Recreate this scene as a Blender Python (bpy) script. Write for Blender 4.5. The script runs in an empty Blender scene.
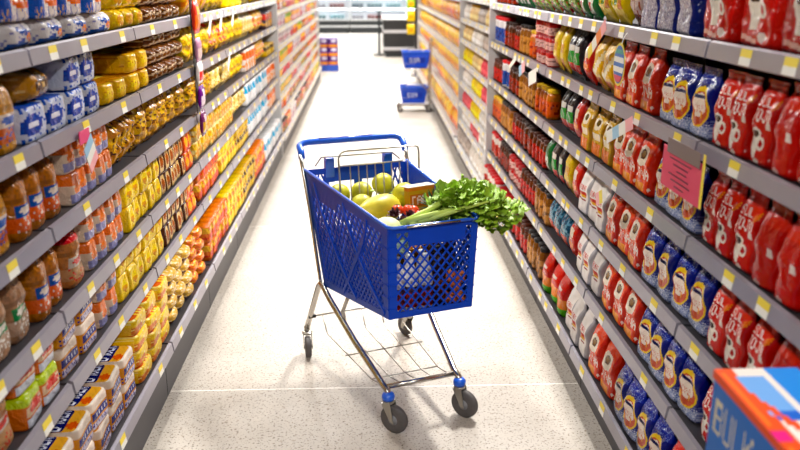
import bpy, bmesh, math, random
import numpy as np
from mathutils import Vector, Matrix, noise
R = random.Random(7)
PI = math.pi
COL = bpy.context.scene.collection
SC = bpy.context.scene

# ------------------------------------------------------------------ colour and materials
def lin(c):
    return tuple(((v/255)/12.92 if v/255 <= .04045 else ((v/255+.055)/1.055)**2.4) for v in c[:3])

def nodes_of(m):
    m.use_nodes = True
    nt = m.node_tree
    return nt, nt.nodes['Principled BSDF']

def mat(name, col, rough=.5, metal=0., var=.0, scale=20., bump=0., bscale=60., coat=0., trans=0., emit=0., alpha=1.):
    m = bpy.data.materials.new(name)
    nt, b = nodes_of(m)
    c = lin(col)
    b.inputs['Base Color'].default_value = (*c, 1)
    b.inputs['Roughness'].default_value = rough
    b.inputs['Metallic'].default_value = metal
    b.inputs['Coat Weight'].default_value = coat
    b.inputs['Transmission Weight'].default_value = trans
    b.inputs['Alpha'].default_value = alpha
    if emit:
        b.inputs['Emission Color'].default_value = (*c, 1)
        b.inputs['Emission Strength'].default_value = emit
    tc = nt.nodes.new('ShaderNodeTexCoord')
    if var:
        n = nt.nodes.new('ShaderNodeTexNoise'); n.inputs['Scale'].default_value = scale; n.inputs['Detail'].default_value = 4
        nt.links.new(tc.outputs['Object'], n.inputs['Vector'])
        r = nt.nodes.new('ShaderNodeValToRGB')
        r.color_ramp.elements[0].position = .3; r.color_ramp.elements[1].position = .7
        r.color_ramp.elements[0].color = (*[x*(1-var) for x in c], 1)
        r.color_ramp.elements[1].color = (*[min(1, x*(1+var)) for x in c], 1)
        nt.links.new(n.outputs['Fac'], r.inputs['Fac']); nt.links.new(r.outputs['Color'], b.inputs['Base Color'])
    if bump:
        n = nt.nodes.new('ShaderNodeTexNoise'); n.inputs['Scale'].default_value = bscale; n.inputs['Detail'].default_value = 3
        nt.links.new(tc.outputs['Object'], n.inputs['Vector'])
        bp = nt.nodes.new('ShaderNodeBump'); bp.inputs['Strength'].default_value = bump; bp.inputs['Distance'].default_value = .01
        nt.links.new(n.outputs['Fac'], bp.inputs['Height']); nt.links.new(bp.outputs['Normal'], b.inputs['Normal'])
    return m

def print_mat(name, rough, bump, bscale, coat=0., jitter=.2):
    """packaging print: the artwork colour with small per-pack variation and crinkled film"""
    m = bpy.data.materials.new(name)
    nt, b = nodes_of(m)
    a = nt.nodes.new('ShaderNodeAttribute'); a.attribute_name = 'Col'
    oi = nt.nodes.new('ShaderNodeObjectInfo')
    mr = nt.nodes.new('ShaderNodeMapRange')
    mr.inputs['To Min'].default_value = .95-jitter; mr.inputs['To Max'].default_value = .95+jitter*.5
    nt.links.new(oi.outputs['Random'], mr.inputs['Value'])
    hs = nt.nodes.new('ShaderNodeHueSaturation'); hs.inputs['Saturation'].default_value = 1.32
    nt.links.new(mr.outputs['Result'], hs.inputs['Value'])
    nt.links.new(a.outputs['Color'], hs.inputs['Color'])
    nt.links.new(hs.outputs['Color'], b.inputs['Base Color'])
    b.inputs['Roughness'].default_value = rough; b.inputs['Coat Weight'].default_value = coat; b.inputs['Specular IOR Level'].default_value = .26
    if bump:
        tc = nt.nodes.new('ShaderNodeTexCoord')
        n = nt.nodes.new('ShaderNodeTexNoise'); n.inputs['Scale'].default_value = bscale; n.inputs['Detail'].default_value = 2
        n.inputs['Distortion'].default_value = .6
        nt.links.new(tc.outputs['Object'], n.inputs['Vector'])
        bp = nt.nodes.new('ShaderNodeBump'); bp.inputs['Strength'].default_value = bump; bp.inputs['Distance'].default_value = .012
        nt.links.new(n.outputs['Fac'], bp.inputs['Height']); nt.links.new(bp.outputs['Normal'], b.inputs['Normal'])
    return m

M = {}
M['film'] = print_mat('glossy_printed_film', .24, .8, 30, coat=.08)
M['clear'] = print_mat('clear_bread_bag_film', .2, .9, 36, coat=.18)
M['card'] = print_mat('printed_card', .45, .05, 30)
M['matte'] = print_mat('natural_surface', .6, .35, 60, jitter=.08)
M['rail'] = mat('grey_plastic_price_rail', (150, 146, 158), .28, .15, var=.05, scale=8)
M['rail_white'] = mat('pale_price_rail', (196, 194, 196), .35, .0)
M['shelf'] = mat('grey_painted_shelf_steel', (66, 64, 69), .4, .3, var=.06, scale=6)
M['shelf_white'] = mat('white_painted_shelf_steel', (205, 205, 206), .4)
M['back'] = mat('dark_gondola_back', (46, 40, 40), .7, var=.1)
M['back_light'] = mat('cream_gondola_back', (150, 140, 130), .7)
M['plinth'] = mat('dark_kick_plinth', (72, 70, 74), .5, .2)
M['tag_y'] = mat('yellow_price_ticket', (240, 214, 60), .5)
M['tag_w'] = mat('white_price_ticket', (238, 236, 228), .5)
M['blue'] = mat('blue_cart_plastic', (0, 64, 186), .42, var=.07, scale=9, bump=.03)
M['blue'].node_tree.nodes['Principled BSDF'].inputs['Specular IOR Level'].default_value = .3
M['blue2'] = mat('blue_handle_plastic', (14, 92, 214), .3, coat=.3)
M['chrome'] = mat('zinc_plated_steel', (196, 192, 186), .24, 1.0, var=.05, scale=14)
M['wire'] = mat('zinc_wire', (178, 174, 166), .3, .9)
M['rubber'] = mat('grey_wheel_rubber', (84, 80, 80), .65, var=.12, scale=40)
M['hub'] = mat('grey_wheel_hub', (120, 120, 124), .45)
M['fork'] = mat('caster_fork_steel', (172, 168, 160), .3, .9)
M['black'] = mat('black_enamel', (26, 24, 25), .4)
M['white'] = mat('white_enamel', (232, 234, 236), .4)
M['dkgrey'] = mat('dark_grey_metal', (50, 54, 56), .4, .3)
M['lamp'] = mat('lit_lamp_diffuser', (255, 250, 240), .5, emit=6)
M['cool_lamp'] = mat('lit_fridge_lamp', (240, 248, 255), .5, emit=30)
M['fixture'] = mat('white_fixture_body', (235, 235, 232), .5)
M['pink'] = mat('pink_paper_sign', (220, 58, 96), .6, var=.03, scale=5)
M['ink'] = mat('dark_ink', (92, 20, 48), .6)
M['greyclip'] = mat('brown_grey_sign_clip', (108, 88, 88), .4)
M['leaf'] = mat('celery_leaf', (144, 182, 44), .5, var=.5, scale=16, bump=.5, bscale=45)
M['leafdk'] = mat('pineapple_leaf', (44, 92, 44), .5, var=.3, scale=14)
M['stalk'] = mat('celery_stalk', (190, 214, 96), .45, var=.2, scale=12)
M['purple_leaf'] = mat('dark_purple_leaf', (74, 26, 34), .55, var=.4, scale=30, bump=.4)
M['melon'] = mat('yellow_melon_skin', (184, 180, 26), .42, var=.38, scale=16, bump=.3, bscale=30)
M['papaya'] = mat('papaya_skin', (206, 190, 40), .42, var=.32, scale=7, bump=.2, bscale=24)
M['tomato'] = mat('red_orange_tomato_skin', (222, 70, 26), .3, var=.2, scale=8)
M['carrot'] = mat('orange_carrot_skin', (236, 120, 28), .5, var=.15, scale=30)
M['cauli'] = mat('pale_cabbage_leaf', (214, 218, 160), .55, var=.15, scale=10, bump=.5, bscale=26)
M['plasticbag'] = mat('thin_white_grocery_film', (222, 204, 186), .3, var=.2, scale=9, bump=.8, bscale=20, coat=.3)
M['darkglass'] = mat('dark_bottle', (34, 18, 14), .15, coat=.4)
M['cream'] = mat('cream_carton_board', (214, 196, 160), .6, var=.04)

def floor_mat():
    m = bpy.data.materials.new('cream_terrazzo_floor'); nt, b = nodes_of(m)
    tc = nt.nodes.new('ShaderNodeTexCoord')
    def noise_n(s, d=3):
        n = nt.nodes.new('ShaderNodeTexNoise'); n.inputs['Scale'].default_value = s; n.inputs['Detail'].default_value = d
        nt.links.new(tc.outputs['Object'], n.inputs['Vector']); return n
    def ramp(src, stops):
        r = nt.nodes.new('ShaderNodeValToRGB'); e = r.color_ramp.elements
        e[0].position, e[1].position = stops[0][0], stops[-1][0]
        e[0].color, e[1].color = (*stops[0][1], 1), (*stops[-1][1], 1)
        nt.links.new(src, r.inputs['Fac']); return r
    def mix(mode, a, bb, f=1.):
        x = nt.nodes.new('ShaderNodeMix'); x.data_type = 'RGBA'; x.blend_type = mode; x.inputs[0].default_value = f
        nt.links.new(a, x.inputs[6]); nt.links.new(bb, x.inputs[7]); return x.outputs[2]
    base = ramp(noise_n(3.2, 5).outputs['Fac'], [(.3, lin((178, 169, 158))), (.7, lin((193, 185, 175)))])
    v = nt.nodes.new('ShaderNodeTexVoronoi'); v.inputs['Scale'].default_value = 135
    nt.links.new(tc.outputs['Object'], v.inputs['Vector'])
    chips = ramp(v.outputs['Color'], [(.06, lin((168, 152, 138))), (.20, (1, 1, 1))])
    speck = ramp(noise_n(105, 2).outputs['Fac'], [(.33, lin((120, 104, 92))), (.42, (1, 1, 1))])
    c = mix('MULTIPLY', base.outputs['Color'], chips.outputs['Color'], .75)
    c = mix('MULTIPLY', c, speck.outputs['Color'], .8)
    big = ramp(noise_n(46, 3).outputs['Fac'], [(.28, lin((190, 176, 162))), (.40, (1, 1, 1))])
    c = mix('MULTIPLY', c, big.outputs['Color'], .6)
    # metal strip joints every 1.2 m
    sp = nt.nodes.new('ShaderNodeSeparateXYZ'); nt.links.new(tc.outputs['Object'], sp.inputs[0])
    def joint(out, off):
        a = nt.nodes.new('ShaderNodeMath'); a.operation = 'ADD'; a.inputs[1].default_value = off; nt.links.new(out, a.inputs[0])
        p = nt.nodes.new('ShaderNodeMath'); p.operation = 'PINGPONG'; p.inputs[1].default_value = 1.25; nt.links.new(a.outputs[0], p.inputs[0])
        l = nt.nodes.new('ShaderNodeMath'); l.operation = 'LESS_THAN'; l.inputs[1].default_value = .0028; nt.links.new(p.outputs[0], l.inputs[0]); return l.outputs[0]
    j = nt.nodes.new('ShaderNodeMath'); j.operation = 'MAXIMUM'
    nt.links.new(joint(sp.outputs['Y'], 50-3.245), j.inputs[0]); nt.links.new(joint(sp.outputs['X'], 50-1.19), j.inputs[1])
    x = nt.nodes.new('ShaderNodeMix'); x.data_type = 'RGBA'
    nt.links.new(j.outputs[0], x.inputs[0]); nt.links.new(c, x.inputs[6]); x.inputs[7].default_value = (*lin((250, 246, 238)), 1)
    nt.links.new(x.outputs[2], b.inputs['Base Color'])
    b.inputs['Roughness'].default_value = .42; b.inputs['Specular IOR Level'].default_value = .35
    return m
M['floor'] = floor_mat()

# ------------------------------------------------------------------ mesh builder
class MB:
    def __init__(s): s.v = []; s.f = []; s.c = []; s.m = []
    def add(s, vs, fs, col=None, mi=0, T=None):
        o = len(s.v)
        s.v += [tuple(T @ Vector(p)) for p in vs] if T is not None else [tuple(p) for p in vs]
        for k, f in enumerate(fs):
            s.f.append(tuple(i+o for i in f)); s.m.append(mi)
            s.c.append(col[k] if isinstance(col, list) else (col or (200, 200, 200)))
    def box(s, x0, x1, y0, y1, z0, z1, col=None, mi=0, T=None):
        vs = [(x, y, z) for z in (z0, z1) for y in (y0, y1) for x in (x0, x1)]
        s.add(vs, [(0, 2, 3, 1), (4, 5, 7, 6), (0, 1, 5, 4), (2, 6, 7, 3), (0, 4, 6, 2), (1, 3, 7, 5)], col, mi, T)
    def tube(s, pts, r, n=8, closed=False, col=None, mi=0, T=None):
        P = [Vector(p) for p in pts]; N = len(P); vs = []; fs = []; up = None
        for i in range(N):
            a = P[(i-1) % N] if (closed or i > 0) else P[i]; b = P[(i+1) % N] if (closed or i < N-1) else P[i]
            t = (b-a).normalized()
            if up is None:
                up = Vector((0, 0, 1)) if abs(t.z) < .9 else Vector((1, 0, 0))
            u = (up - t*up.dot(t)).normalized(); w = t.cross(u); up = u
            rr = r[i] if isinstance(r, (list, tuple)) else r
            for k in range(n):
                an = 2*PI*k/n; vs.append(P[i]+u*math.cos(an)*rr+w*math.sin(an)*rr)
        for i in range(N if closed else N-1):
            for k in range(n):
                a = i*n+k; b = i*n+(k+1) % n; c = ((i+1) % N)*n+(k+1) % n; d = ((i+1) % N)*n+k
                fs.append((a, b, c, d))
        if not closed: fs += [tuple(range(n))[::-1], tuple(range((N-1)*n, N*n))]
        s.add(vs, fs, col, mi, T)
    def bar(s, a, b, w, t, nrm, col=None, mi=0, T=None):
        """flat bar from a to b, w wide in the surface and t thick along nrm"""
        a = Vector(a); b = Vector(b); nrm = Vector(nrm).normalized(); d = (b-a).normalized(); q = d.cross(nrm).normalized()*w/2; h = nrm*t/2
        vs = [a-q-h, a+q-h, a+q+h, a-q+h, b-q-h, b+q-h, b+q+h, b-q+h]
        s.add(vs, [(3, 2, 1, 0), (4, 5, 6, 7), (0, 1, 5, 4), (1, 2, 6, 5), (2, 3, 7, 6), (3, 0, 4, 7)], col, mi, T)
    def lathe(s, prof, n=20, col=None, mi=0, T=None, sy=1.):
        vs = []; fs = []; cc = []
        for (r, z) in prof:
            for k in range(n): vs.append((r*math.cos(2*PI*k/n), sy*r*math.sin(2*PI*k/n), z))
        for i in range(len(prof)-1):
            for k in range(n):
                fs.append((i*n+k, i*n+(k+1) % n, (i+1)*n+(k+1) % n, (i+1)*n+k))
        fs += [tuple(range(n))[::-1], tuple(range((len(prof)-1)*n, len(prof)*n))]
        s.add(vs, fs, col, mi, T)
    def mesh(s, name, mats, smooth=False):
        me = bpy.data.meshes.new(name)
        me.from_pydata(s.v, [], s.f)
        for m in (mats if isinstance(mats, (list, tuple)) else [mats]): me.materials.append(m)
        me.polygons.foreach_set('material_index', s.m)
        if smooth: me.polygons.foreach_set('use_smooth', [True]*len(s.f))
        at = me.color_attributes.new('Col', 'FLOAT_COLOR', 'CORNER')
        cache = {}; buf = []
        for f, c in zip(s.f, s.c):
            k = tuple(c)
            if k not in cache: cache[k] = (*lin(k), 1.)
            buf += list(cache[k])*len(f)
        at.data.foreach_set('color', buf)
        me.update()
        return me

def link(name, me, parent=None, loc=None, rot=None):
    o = bpy.data.objects.new(name, me); COL.objects.link(o)
    if parent: o.parent = parent
    if loc: o.location = loc
    if rot: o.rotation_euler = rot
    return o
def part(name, mb, mats, parent, smooth=False, **k): return link(name, mb.mesh(name, mats, smooth), parent, **k)
def empty(name, loc=(0, 0, 0), rz=0.):
    o = bpy.data.objects.new(name, None); COL.objects.link(o); o.location = loc; o.rotation_euler = (0, 0, rz); o.empty_display_size = .1
    return o
USED = {}
def tag(o, label, cat, group=None, kind=None):
    o['label'] = label; o['category'] = cat
    if group: o['group'] = group
    if kind: o['kind'] = kind
    USED[label] = USED.get(label, 0)+1
    return o
def copy_tree(o, parent=None):
    c = o.copy(); COL.objects.link(c)
    if parent: c.parent = parent
    for ch in KIDS(o): copy_tree(ch, c)
    return c
def KIDS(o): return [x for x in o.children]

# ------------------------------------------------------------------ camera model of this room (used to skip what lies outside the frame)
CAMH = 1.76; PITCH = math.atan(245/800); YAW = math.atan(33*math.cos(PITCH)/800)
CF = Vector((math.sin(YAW)*math.cos(PITCH), math.cos(YAW)*math.cos(PITCH), -math.sin(PITCH)))
CR = Vector((math.cos(YAW), -math.sin(YAW), 0)); CU = CR.cross(CF)
def in_frame(x, y, z, mg=45):
    d = Vector((x, y, z-CAMH)); zc = d.dot(CF)
    if zc < .35: return False
    px = 400+800*d.dot(CR)/zc; py = 225-800*d.dot(CU)/zc
    mg = mg+110/zc
    return -mg < px < 800+mg and -mg < py < 450+mg

# ------------------------------------------------------------------ artwork canvas for packaging
FONT = {'A': '01110 10001 10001 11111 10001 10001 10001', 'B': '11110 10001 10001 11110 10001 10001 11110', 'D': '11110 10001 10001 10001 10001 10001 11110',
        'E': '11111 10000 10000 11110 10000 10000 11111', 'I': '111 010 010 010 010 010 111', 'J': '00111 00010 00010 00010 00010 10010 01100',
        'K': '10001 10010 10100 11000 10100 10010 10001', 'L': '10000 10000 10000 10000 10000 10000 11111', 'N': '10001 11001 10101 10101 10011 10001 10001',
        'O': '01110 10001 10001 10001 10001 10001 01110', 'R': '11110 10001 10001 11110 10100 10010 10001', 'S': '01111 10000 10000 01110 00001 00001 11110',
        'T': '11111 00100 00100 00100 00100 00100 00100', 'U': '10001 10001 10001 10001 10001 10001 01110', 'G': '01110 10001 10000 10111 10001 10001 01110'}
class CV:
    def __init__(s, nu, nv, base, W=1., H=1.):
        s.nu, s.nv, s.W, s.H = nu, nv, W, H
        s.a = np.zeros((nv, nu, 3)); s.a[:] = base
        jj, ii = np.meshgrid((np.arange(nu)+.5)/nu, (np.arange(nv)+.5)/nv); s.u, s.v = jj, ii
    def rect(s, u0, v0, u1, v1, c): s.a[(s.u >= u0) & (s.u < u1) & (s.v >= v0) & (s.v < v1)] = c
    def ell(s, cu, cv, ru, rv, c): s.a[((s.u-cu)/ru)**2+((s.v-cv)/rv)**2 < 1] = c
    def band(s, v0, v1, k, c, u0=0, u1=1):   # slanted band
        s.a[(s.v-k*(s.u-.5) >= v0) & (s.v-k*(s.u-.5) < v1) & (s.u >= u0) & (s.u < u1)] = c
    def speck(s, v0, v1, p, c, seed=1, u0=0, u1=1):
        r = np.random.RandomState(seed).rand(s.nv, s.nu); s.a[(r < p) & (s.v >= v0) & (s.v < v1) & (s.u >= u0) & (s.u < u1)] = c
    def mottle(s, amp, seed=1):
        r = np.random.RandomState(seed).rand(s.nv, s.nu, 1); s.a = np.clip(s.a*(1+amp*(r-.5)*2), 0, 255)
    def text(s, t, u0, u1, v0, v1, c, slant=0.):
        cols = []
        for ch in t:
            rows = FONT[ch].split(); w = len(rows[0])
            for k in range(w): cols.append([rows[r][k] == '1' for r in range(7)])
            cols.append([False]*7)
        cols.pop(); n = len(cols)
        for i in range(s.nv):
            for j in range(s.nu):
                v = s.v[i, j]-slant*(s.u[i, j]-u0); u = s.u[i, j]
                if u0 <= u < u1 and v0 <= v < v1:
                    if cols[int((u-u0)/(u1-u0)*n)][int((1-(v-v0)/(v1-v0))*7-1e-9)]: s.a[i, j] = c
    def cup(s, cu, cv, r, asp):
        w = (240, 234, 224); rv = r*asp
        s.ell(cu+r*1.0, cv-rv*.1, r*.55, rv*.5, w); 
        s.ell(cu+r*1.0, cv-rv*.1, r*.3, rv*.27, s.a[0, 0]*0+np.array((180, 20, 22)))
        for t in np.linspace(0, 1, 14): s.ell(cu, cv+rv*(.55-1.5*t), r*(.95-.4*t), rv*.35, w)
        s.ell(cu, cv+rv*.55, r*.95, rv*.42, w); s.ell(cu, cv+rv*.55, r*.72, rv*.30, (48, 20, 14))

def loft(W, D, H, rings, cv, top=None, n=4., amp=.0, freq=18., seed=0, mt=4, back=None, botcap=True):
    """closed pack body; rings = [(v, width scale, depth scale)], artwork cv wraps its front"""
    nu, nv = cv.nu, cv.nv; K = 7 if top is None else nu+1
    rv = [r[0] for r in rings]
    vs = []; fs = []; cc = []
    xs = [math.sin((j/nu-.5)*PI*.96)/math.sin(PI*.48)*.35+(2*j/nu-1)*.65 for j in range(nu+1)]
    xb = [1-2*(k)/(K-1) for k in range(K)]
    for i in range(nv+1):
        v = i/nv; sa = float(np.interp(v, rv, [r[1] for r in rings])); sb = float(np.interp(v, rv, [r[2] for r in rings]))
        a, b = W/2*sa, D/2*sb
        row = [(a*x, -b*max(0., 1-abs(x)**n)**(1/n)) for x in xs]
        if K > 2: row += [(a*x, b*max(0., 1-abs(x)**n)**(1/n)) for x in xb[1:-1]]
        for (x, y) in row:
            z = H*v
            if amp:
                q = Vector((x*freq+seed*7.3, y*freq, z*freq)); k = min(1, 8*v, 8*(1-v)+.25)
                x += amp*k*noise.noise(q)*(.6); y += amp*k*noise.noise(q+Vector((31, 5, 2)))
            vs.append((x, y, z))
    m = nu+1+K-2
    A = cv.a
    for i in range(nv):
        for j in range(m):
            fs.append((i*m+j, i*m+(j+1) % m, (i+1)*m+(j+1) % m, (i+1)*m+j))
            if j < nu: cc.append(tuple(A[i, j]))
            else: cc.append(tuple(back if back is not None else A[i, nu-1 if j < nu+(K-1)//2 else 0]))
    if botcap: fs.append(tuple(range(m))[::-1]); cc.append(tuple(A[0, nu//2]))
    o = nv*m
    if top is None:
        fs.append(tuple(range(o, o+m))); cc.append(tuple(A[-1, nu//2]))
    else:
        rows = [[o+j for j in range(nu+1)]]
        bk = [o] + [o+m-1-k for k in range(K-2)] + [o+nu]
        for t in range(1, mt):
            row = [o]
            for j in range(1, nu):
                p = vs[o+j]; q = vs[bk[j]]; f = t/mt
                vs.append(tuple(p[k]*(1-f)+q[k]*f + (.006*math.sin(PI*f)*math.sin(PI*j/nu) if k == 2 else 0) for k in range(3))); row.append(len(vs)-1)
            row.append(o+nu); rows.append(row)
        rows.append(bk)
        for t in range(mt):
            for j in range(nu):
                q = (rows[t][j], rows[t][j+1], rows[t+1][j+1], rows[t+1][j]); q2 = []
                for x in q:
                    if x not in q2: q2.append(x)
                if len(q2) > 2:
                    fs.append(tuple(q2)); cc.append(tuple(top.a[min(top.nv-1, int((t+.5)/mt*top.nv)), min(top.nu-1, int((j+.5)/nu*top.nu))]))
    b = MB(); b.add(vs, fs, [tuple(float(x) for x in c) for c in cc]); return b

BAG = [(0, .9, .72), (.05, 1, 1), (.5, 1, .98), (.72, .99, .82), (.86, .97, .45), (.93, .96, .1), (1, .97, .05)]
STAND = [(0, .92, .85), (.04, 1, 1), (.6, 1, .9), (.8, .98, .55), (.9, .96, .2), (1, .97, .04)]
BRICK = [(0, .93, .93), (.06, 1, 1), (.5, 1.015, 1.02), (.94, 1, 1), (1, .94, .93)]
BOXR = [(0, 1, 1), (1, 1, 1)]
ROLL = [(0, .9, .6), (.12, .97, .88), (.3, 1, 1), (.7, 1, 1), (.88, .97, .88), (1, .9, .6)]
LOAF = [(0, .88, .9), (.05, 1, 1), (.6, 1, 1), (.75, 1.0, .92), (.86, .9, .7), (.91, .55, .4), (.94, .25, .2), (.965, .3, .22), (1, .5, .28)]
PILLOW = [(0, .96, .08), (.05, .96, .14), (.14, 1, .6), (.3, 1.02, 1), (.7, 1.02, .95), (.86, 1, .55), (.95, .96, .12), (1, .97, .05)]

# ------------------------------------------------------------------ products
PROD = {}     # key -> dict(W, D, H, build(), look, cat, kind name)
def P(key, name, W, D, H, cat, look, fn, jit=(.03, .02), **k):
    PROD[key] = dict(name=name, W=W, D=D, H=H, cat=cat, look=look, fn=fn, proto=None, jit=jit, **k)
def simple(W, D, H, rings, paint, matk='film', nu=12, nv=14, n=4., amp=0., top=None, mt=4, seed=0, freq=18., extra=None, back=None):
    def f(name):
        cv = CV(nu, nv, (200, 200, 200), W, H); paint(cv)
        tp = None
        if top: tp = CV(nu, 10, (200, 200, 200)); top(tp)
        b = loft(W, D, H, rings, cv, tp, n, amp, freq, seed, mt, back)
        o = link(name, b.mesh(name, M[matk], True))
        if extra: extra(o)
        return o
    return f
def seal(W, H, col, h=.006, depth=.004, z=None):
    def f(o):
        b = MB(); z0 = (z if z is not None else H)-.001; N = 14
        for k in range(N):
            x0 = -W*.47+W*.94*k/N; x1 = x0+W*.94/N; xm = (x0+x1)/2
            b.add([(x0, -depth/2, z0), (x1, -depth/2, z0), (x1, -depth/2, z0+h), (xm, -depth/2, z0+h*1.25), (x0, -depth/2, z0+h),
                   (x0, depth/2, z0), (x1, depth/2, z0), (x1, depth/2, z0+h), (xm, depth/2, z0+h*1.25), (x0, depth/2, z0+h)],
                  [(0, 1, 2, 3, 4), (9, 8, 7, 6, 5), (0, 5, 6, 1), (2, 7, 8, 3), (3, 8, 9, 4)], col)
        part('top_seal', b, M['film'], o)
    return f
def lid(r, z, h, col, n=14):
    def f(o):
        b = MB(); b.lathe([(r*.96, z), (r, z+.002), (r, z+h-.003), (r*.93, z+h)], n, col); part('lid', b, M['card'], o, True)
    return f

# right-hand shelf: coffee
def p_redcup(cv):
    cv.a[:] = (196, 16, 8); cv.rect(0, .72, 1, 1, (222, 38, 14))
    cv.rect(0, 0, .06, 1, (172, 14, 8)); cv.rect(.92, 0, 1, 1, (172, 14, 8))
    cv.text('SUL', .14, .66, .71, .84, (250, 242, 236)); cv.text('TOJO', .1, .84, .54, .68, (250, 242, 236))
    for k in range(3): cv.band(.58+.035*k, .595+.035*k, .35, (232, 150, 40), .74, .95)
    cv.rect(.68, .47, .86, .55, (226, 214, 206)); cv.cup(.36, .3, .22, .75); cv.ell(.5, .06, .1, .035, (232, 220, 212))
def p_redplain(cv):
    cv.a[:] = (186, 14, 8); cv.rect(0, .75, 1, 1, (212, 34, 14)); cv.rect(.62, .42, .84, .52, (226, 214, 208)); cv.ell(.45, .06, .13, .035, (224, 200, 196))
    cv.rect(.2, .1, .24, .7, (172, 12, 18))
def p_redstripe(cv):
    cv.a[:] = (194, 20, 12); cv.rect(0, 0, .07, 1, (244, 200, 34)); cv.rect(.07, .84, 1, 1, (226, 60, 40)); cv.ell(.27, .66, .17, .13, (222, 180, 150)); cv.speck(.54, .78, .3, (232, 110, 40), 3, .1, .45)
    cv.rect(.68, .7, .85, .82, (228, 216, 208)); cv.cup(.5, .4, .17, 1.0); cv.text('CAFE' if 0 else 'SUL', .14, .4, .62, .72, (240, 226, 214)); cv.band(.06, .11, -.1, (236, 196, 186), .12, .6); cv.ell(.72, .12, .08, .05, (232, 220, 214))
def p_blue(cv):
    cv.a[:] = (24, 32, 118); cv.rect(0, .8, 1, 1, (36, 48, 150)); cv.speck(.78, .98, .12, (150, 170, 220), 2); cv.rect(0, 0, 1, .2, (172, 180, 204)); cv.speck(0, .3, .3, (120, 130, 175), 4); cv.speck(.0, .25, .15, (235, 238, 245), 8)
    cv.ell(.5, .46, .43, .3, (242, 200, 30)); cv.ell(.5, .44, .36, .25, (206, 74, 26)); cv.ell(.5, .5, .28, .16, (240, 226, 214)); cv.ell(.5, .43, .2, .12, (240, 226, 214)); cv.rect(.2, .585, .8, .63, (24, 24, 70))
    cv.speck(.36, .5, .22, (206, 74, 44), 5, .35, .68); cv.rect(.3, .3, .36, .4, (236, 160, 60)); cv.rect(.6, .3, .66, .4, (236, 160, 60))
def p_orange(cv):
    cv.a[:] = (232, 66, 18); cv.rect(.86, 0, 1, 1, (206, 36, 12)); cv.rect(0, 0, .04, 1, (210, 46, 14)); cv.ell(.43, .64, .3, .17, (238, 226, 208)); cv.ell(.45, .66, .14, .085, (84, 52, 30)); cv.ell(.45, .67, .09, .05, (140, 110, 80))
    cv.text('DONA', .08, .84, .27, .43, (246, 232, 222)); cv.rect(.1, .06, .7, .2, (244, 146, 30)); cv.ell(.92, .12, .05, .03, (240, 220, 210))
def p_gold(cv):
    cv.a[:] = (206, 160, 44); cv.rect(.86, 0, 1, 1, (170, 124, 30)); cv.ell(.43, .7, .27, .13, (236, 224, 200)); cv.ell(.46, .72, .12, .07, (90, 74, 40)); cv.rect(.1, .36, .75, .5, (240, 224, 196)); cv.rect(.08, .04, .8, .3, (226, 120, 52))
def p_white(cv):
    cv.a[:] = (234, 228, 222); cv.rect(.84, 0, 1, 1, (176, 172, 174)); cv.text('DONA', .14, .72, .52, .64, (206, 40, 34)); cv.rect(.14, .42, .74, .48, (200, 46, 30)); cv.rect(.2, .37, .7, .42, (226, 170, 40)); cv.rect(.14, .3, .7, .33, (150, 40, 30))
def p_greyoval(cv):
    cv.a[:] = (184, 180, 192); cv.speck(0, .6, .25, (140, 136, 158), 5); cv.speck(0, .5, .1, (235, 235, 240), 6); cv.rect(.82, 0, 1, 1, (54, 60, 120)); cv.rect(0, .66, 1, 1, (60, 56, 110)); cv.ell(.42, .82, .36, .24, (244, 186, 40)); cv.ell(.42, .8, .26, .18, (222, 110, 48)); cv.ell(.42, .86, .18, .09, (238, 226, 212))
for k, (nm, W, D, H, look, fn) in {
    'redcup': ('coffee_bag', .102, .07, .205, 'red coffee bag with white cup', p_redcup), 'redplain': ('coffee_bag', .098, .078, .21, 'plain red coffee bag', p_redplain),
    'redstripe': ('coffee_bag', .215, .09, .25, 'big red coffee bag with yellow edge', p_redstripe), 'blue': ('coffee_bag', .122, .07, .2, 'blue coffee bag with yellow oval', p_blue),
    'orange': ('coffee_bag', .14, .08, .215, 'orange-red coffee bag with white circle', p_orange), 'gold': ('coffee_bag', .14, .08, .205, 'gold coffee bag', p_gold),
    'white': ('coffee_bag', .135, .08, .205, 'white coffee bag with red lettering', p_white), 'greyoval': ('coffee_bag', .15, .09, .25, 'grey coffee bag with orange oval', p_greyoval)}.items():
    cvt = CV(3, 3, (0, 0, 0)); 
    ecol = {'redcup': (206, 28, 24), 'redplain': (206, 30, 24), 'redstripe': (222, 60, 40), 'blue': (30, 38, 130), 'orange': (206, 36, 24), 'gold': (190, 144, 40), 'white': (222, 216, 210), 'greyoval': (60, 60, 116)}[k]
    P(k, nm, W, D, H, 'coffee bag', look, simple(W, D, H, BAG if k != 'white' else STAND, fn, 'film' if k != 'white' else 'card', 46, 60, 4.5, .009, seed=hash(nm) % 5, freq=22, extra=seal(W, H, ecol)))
def bagp(key, name, W, D, H, cat, look, paint, rings=PILLOW, amp=.008, nu=12, nv=16, matk='film', sealc=None, **k):
    P(key, name, W, D, H, cat, look, simple(W, D, H, rings, paint, matk, nu, nv, 3.2, amp, extra=seal(W, H, sealc) if sealc else None, **k))
def flat(base, *ops):
    def f(cv):
        cv.a[:] = base
        for op in ops: getattr(cv, op[0])(*op[1:])
    return f
bagp('salad', 'salad_bag', .2, .1, .22, 'salad bag', 'clear bag of green leaves', flat((120, 156, 60), ('speck', 0, 1, .35, (196, 206, 150), 1), ('speck', 0, 1, .3, (64, 104, 36), 2), ('speck', 0, .3, .2, (190, 60, 70), 3)), nu=18, nv=20)
bagp('greenpk', 'snack_bag', .12, .09, .2, 'snack bag', 'green bag with white panel', flat((34, 110, 56), ('rect', .25, .1, .75, .5, (222, 230, 216)), ('rect', .3, .2, .6, .35, (190, 50, 50))), nu=14)
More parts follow.
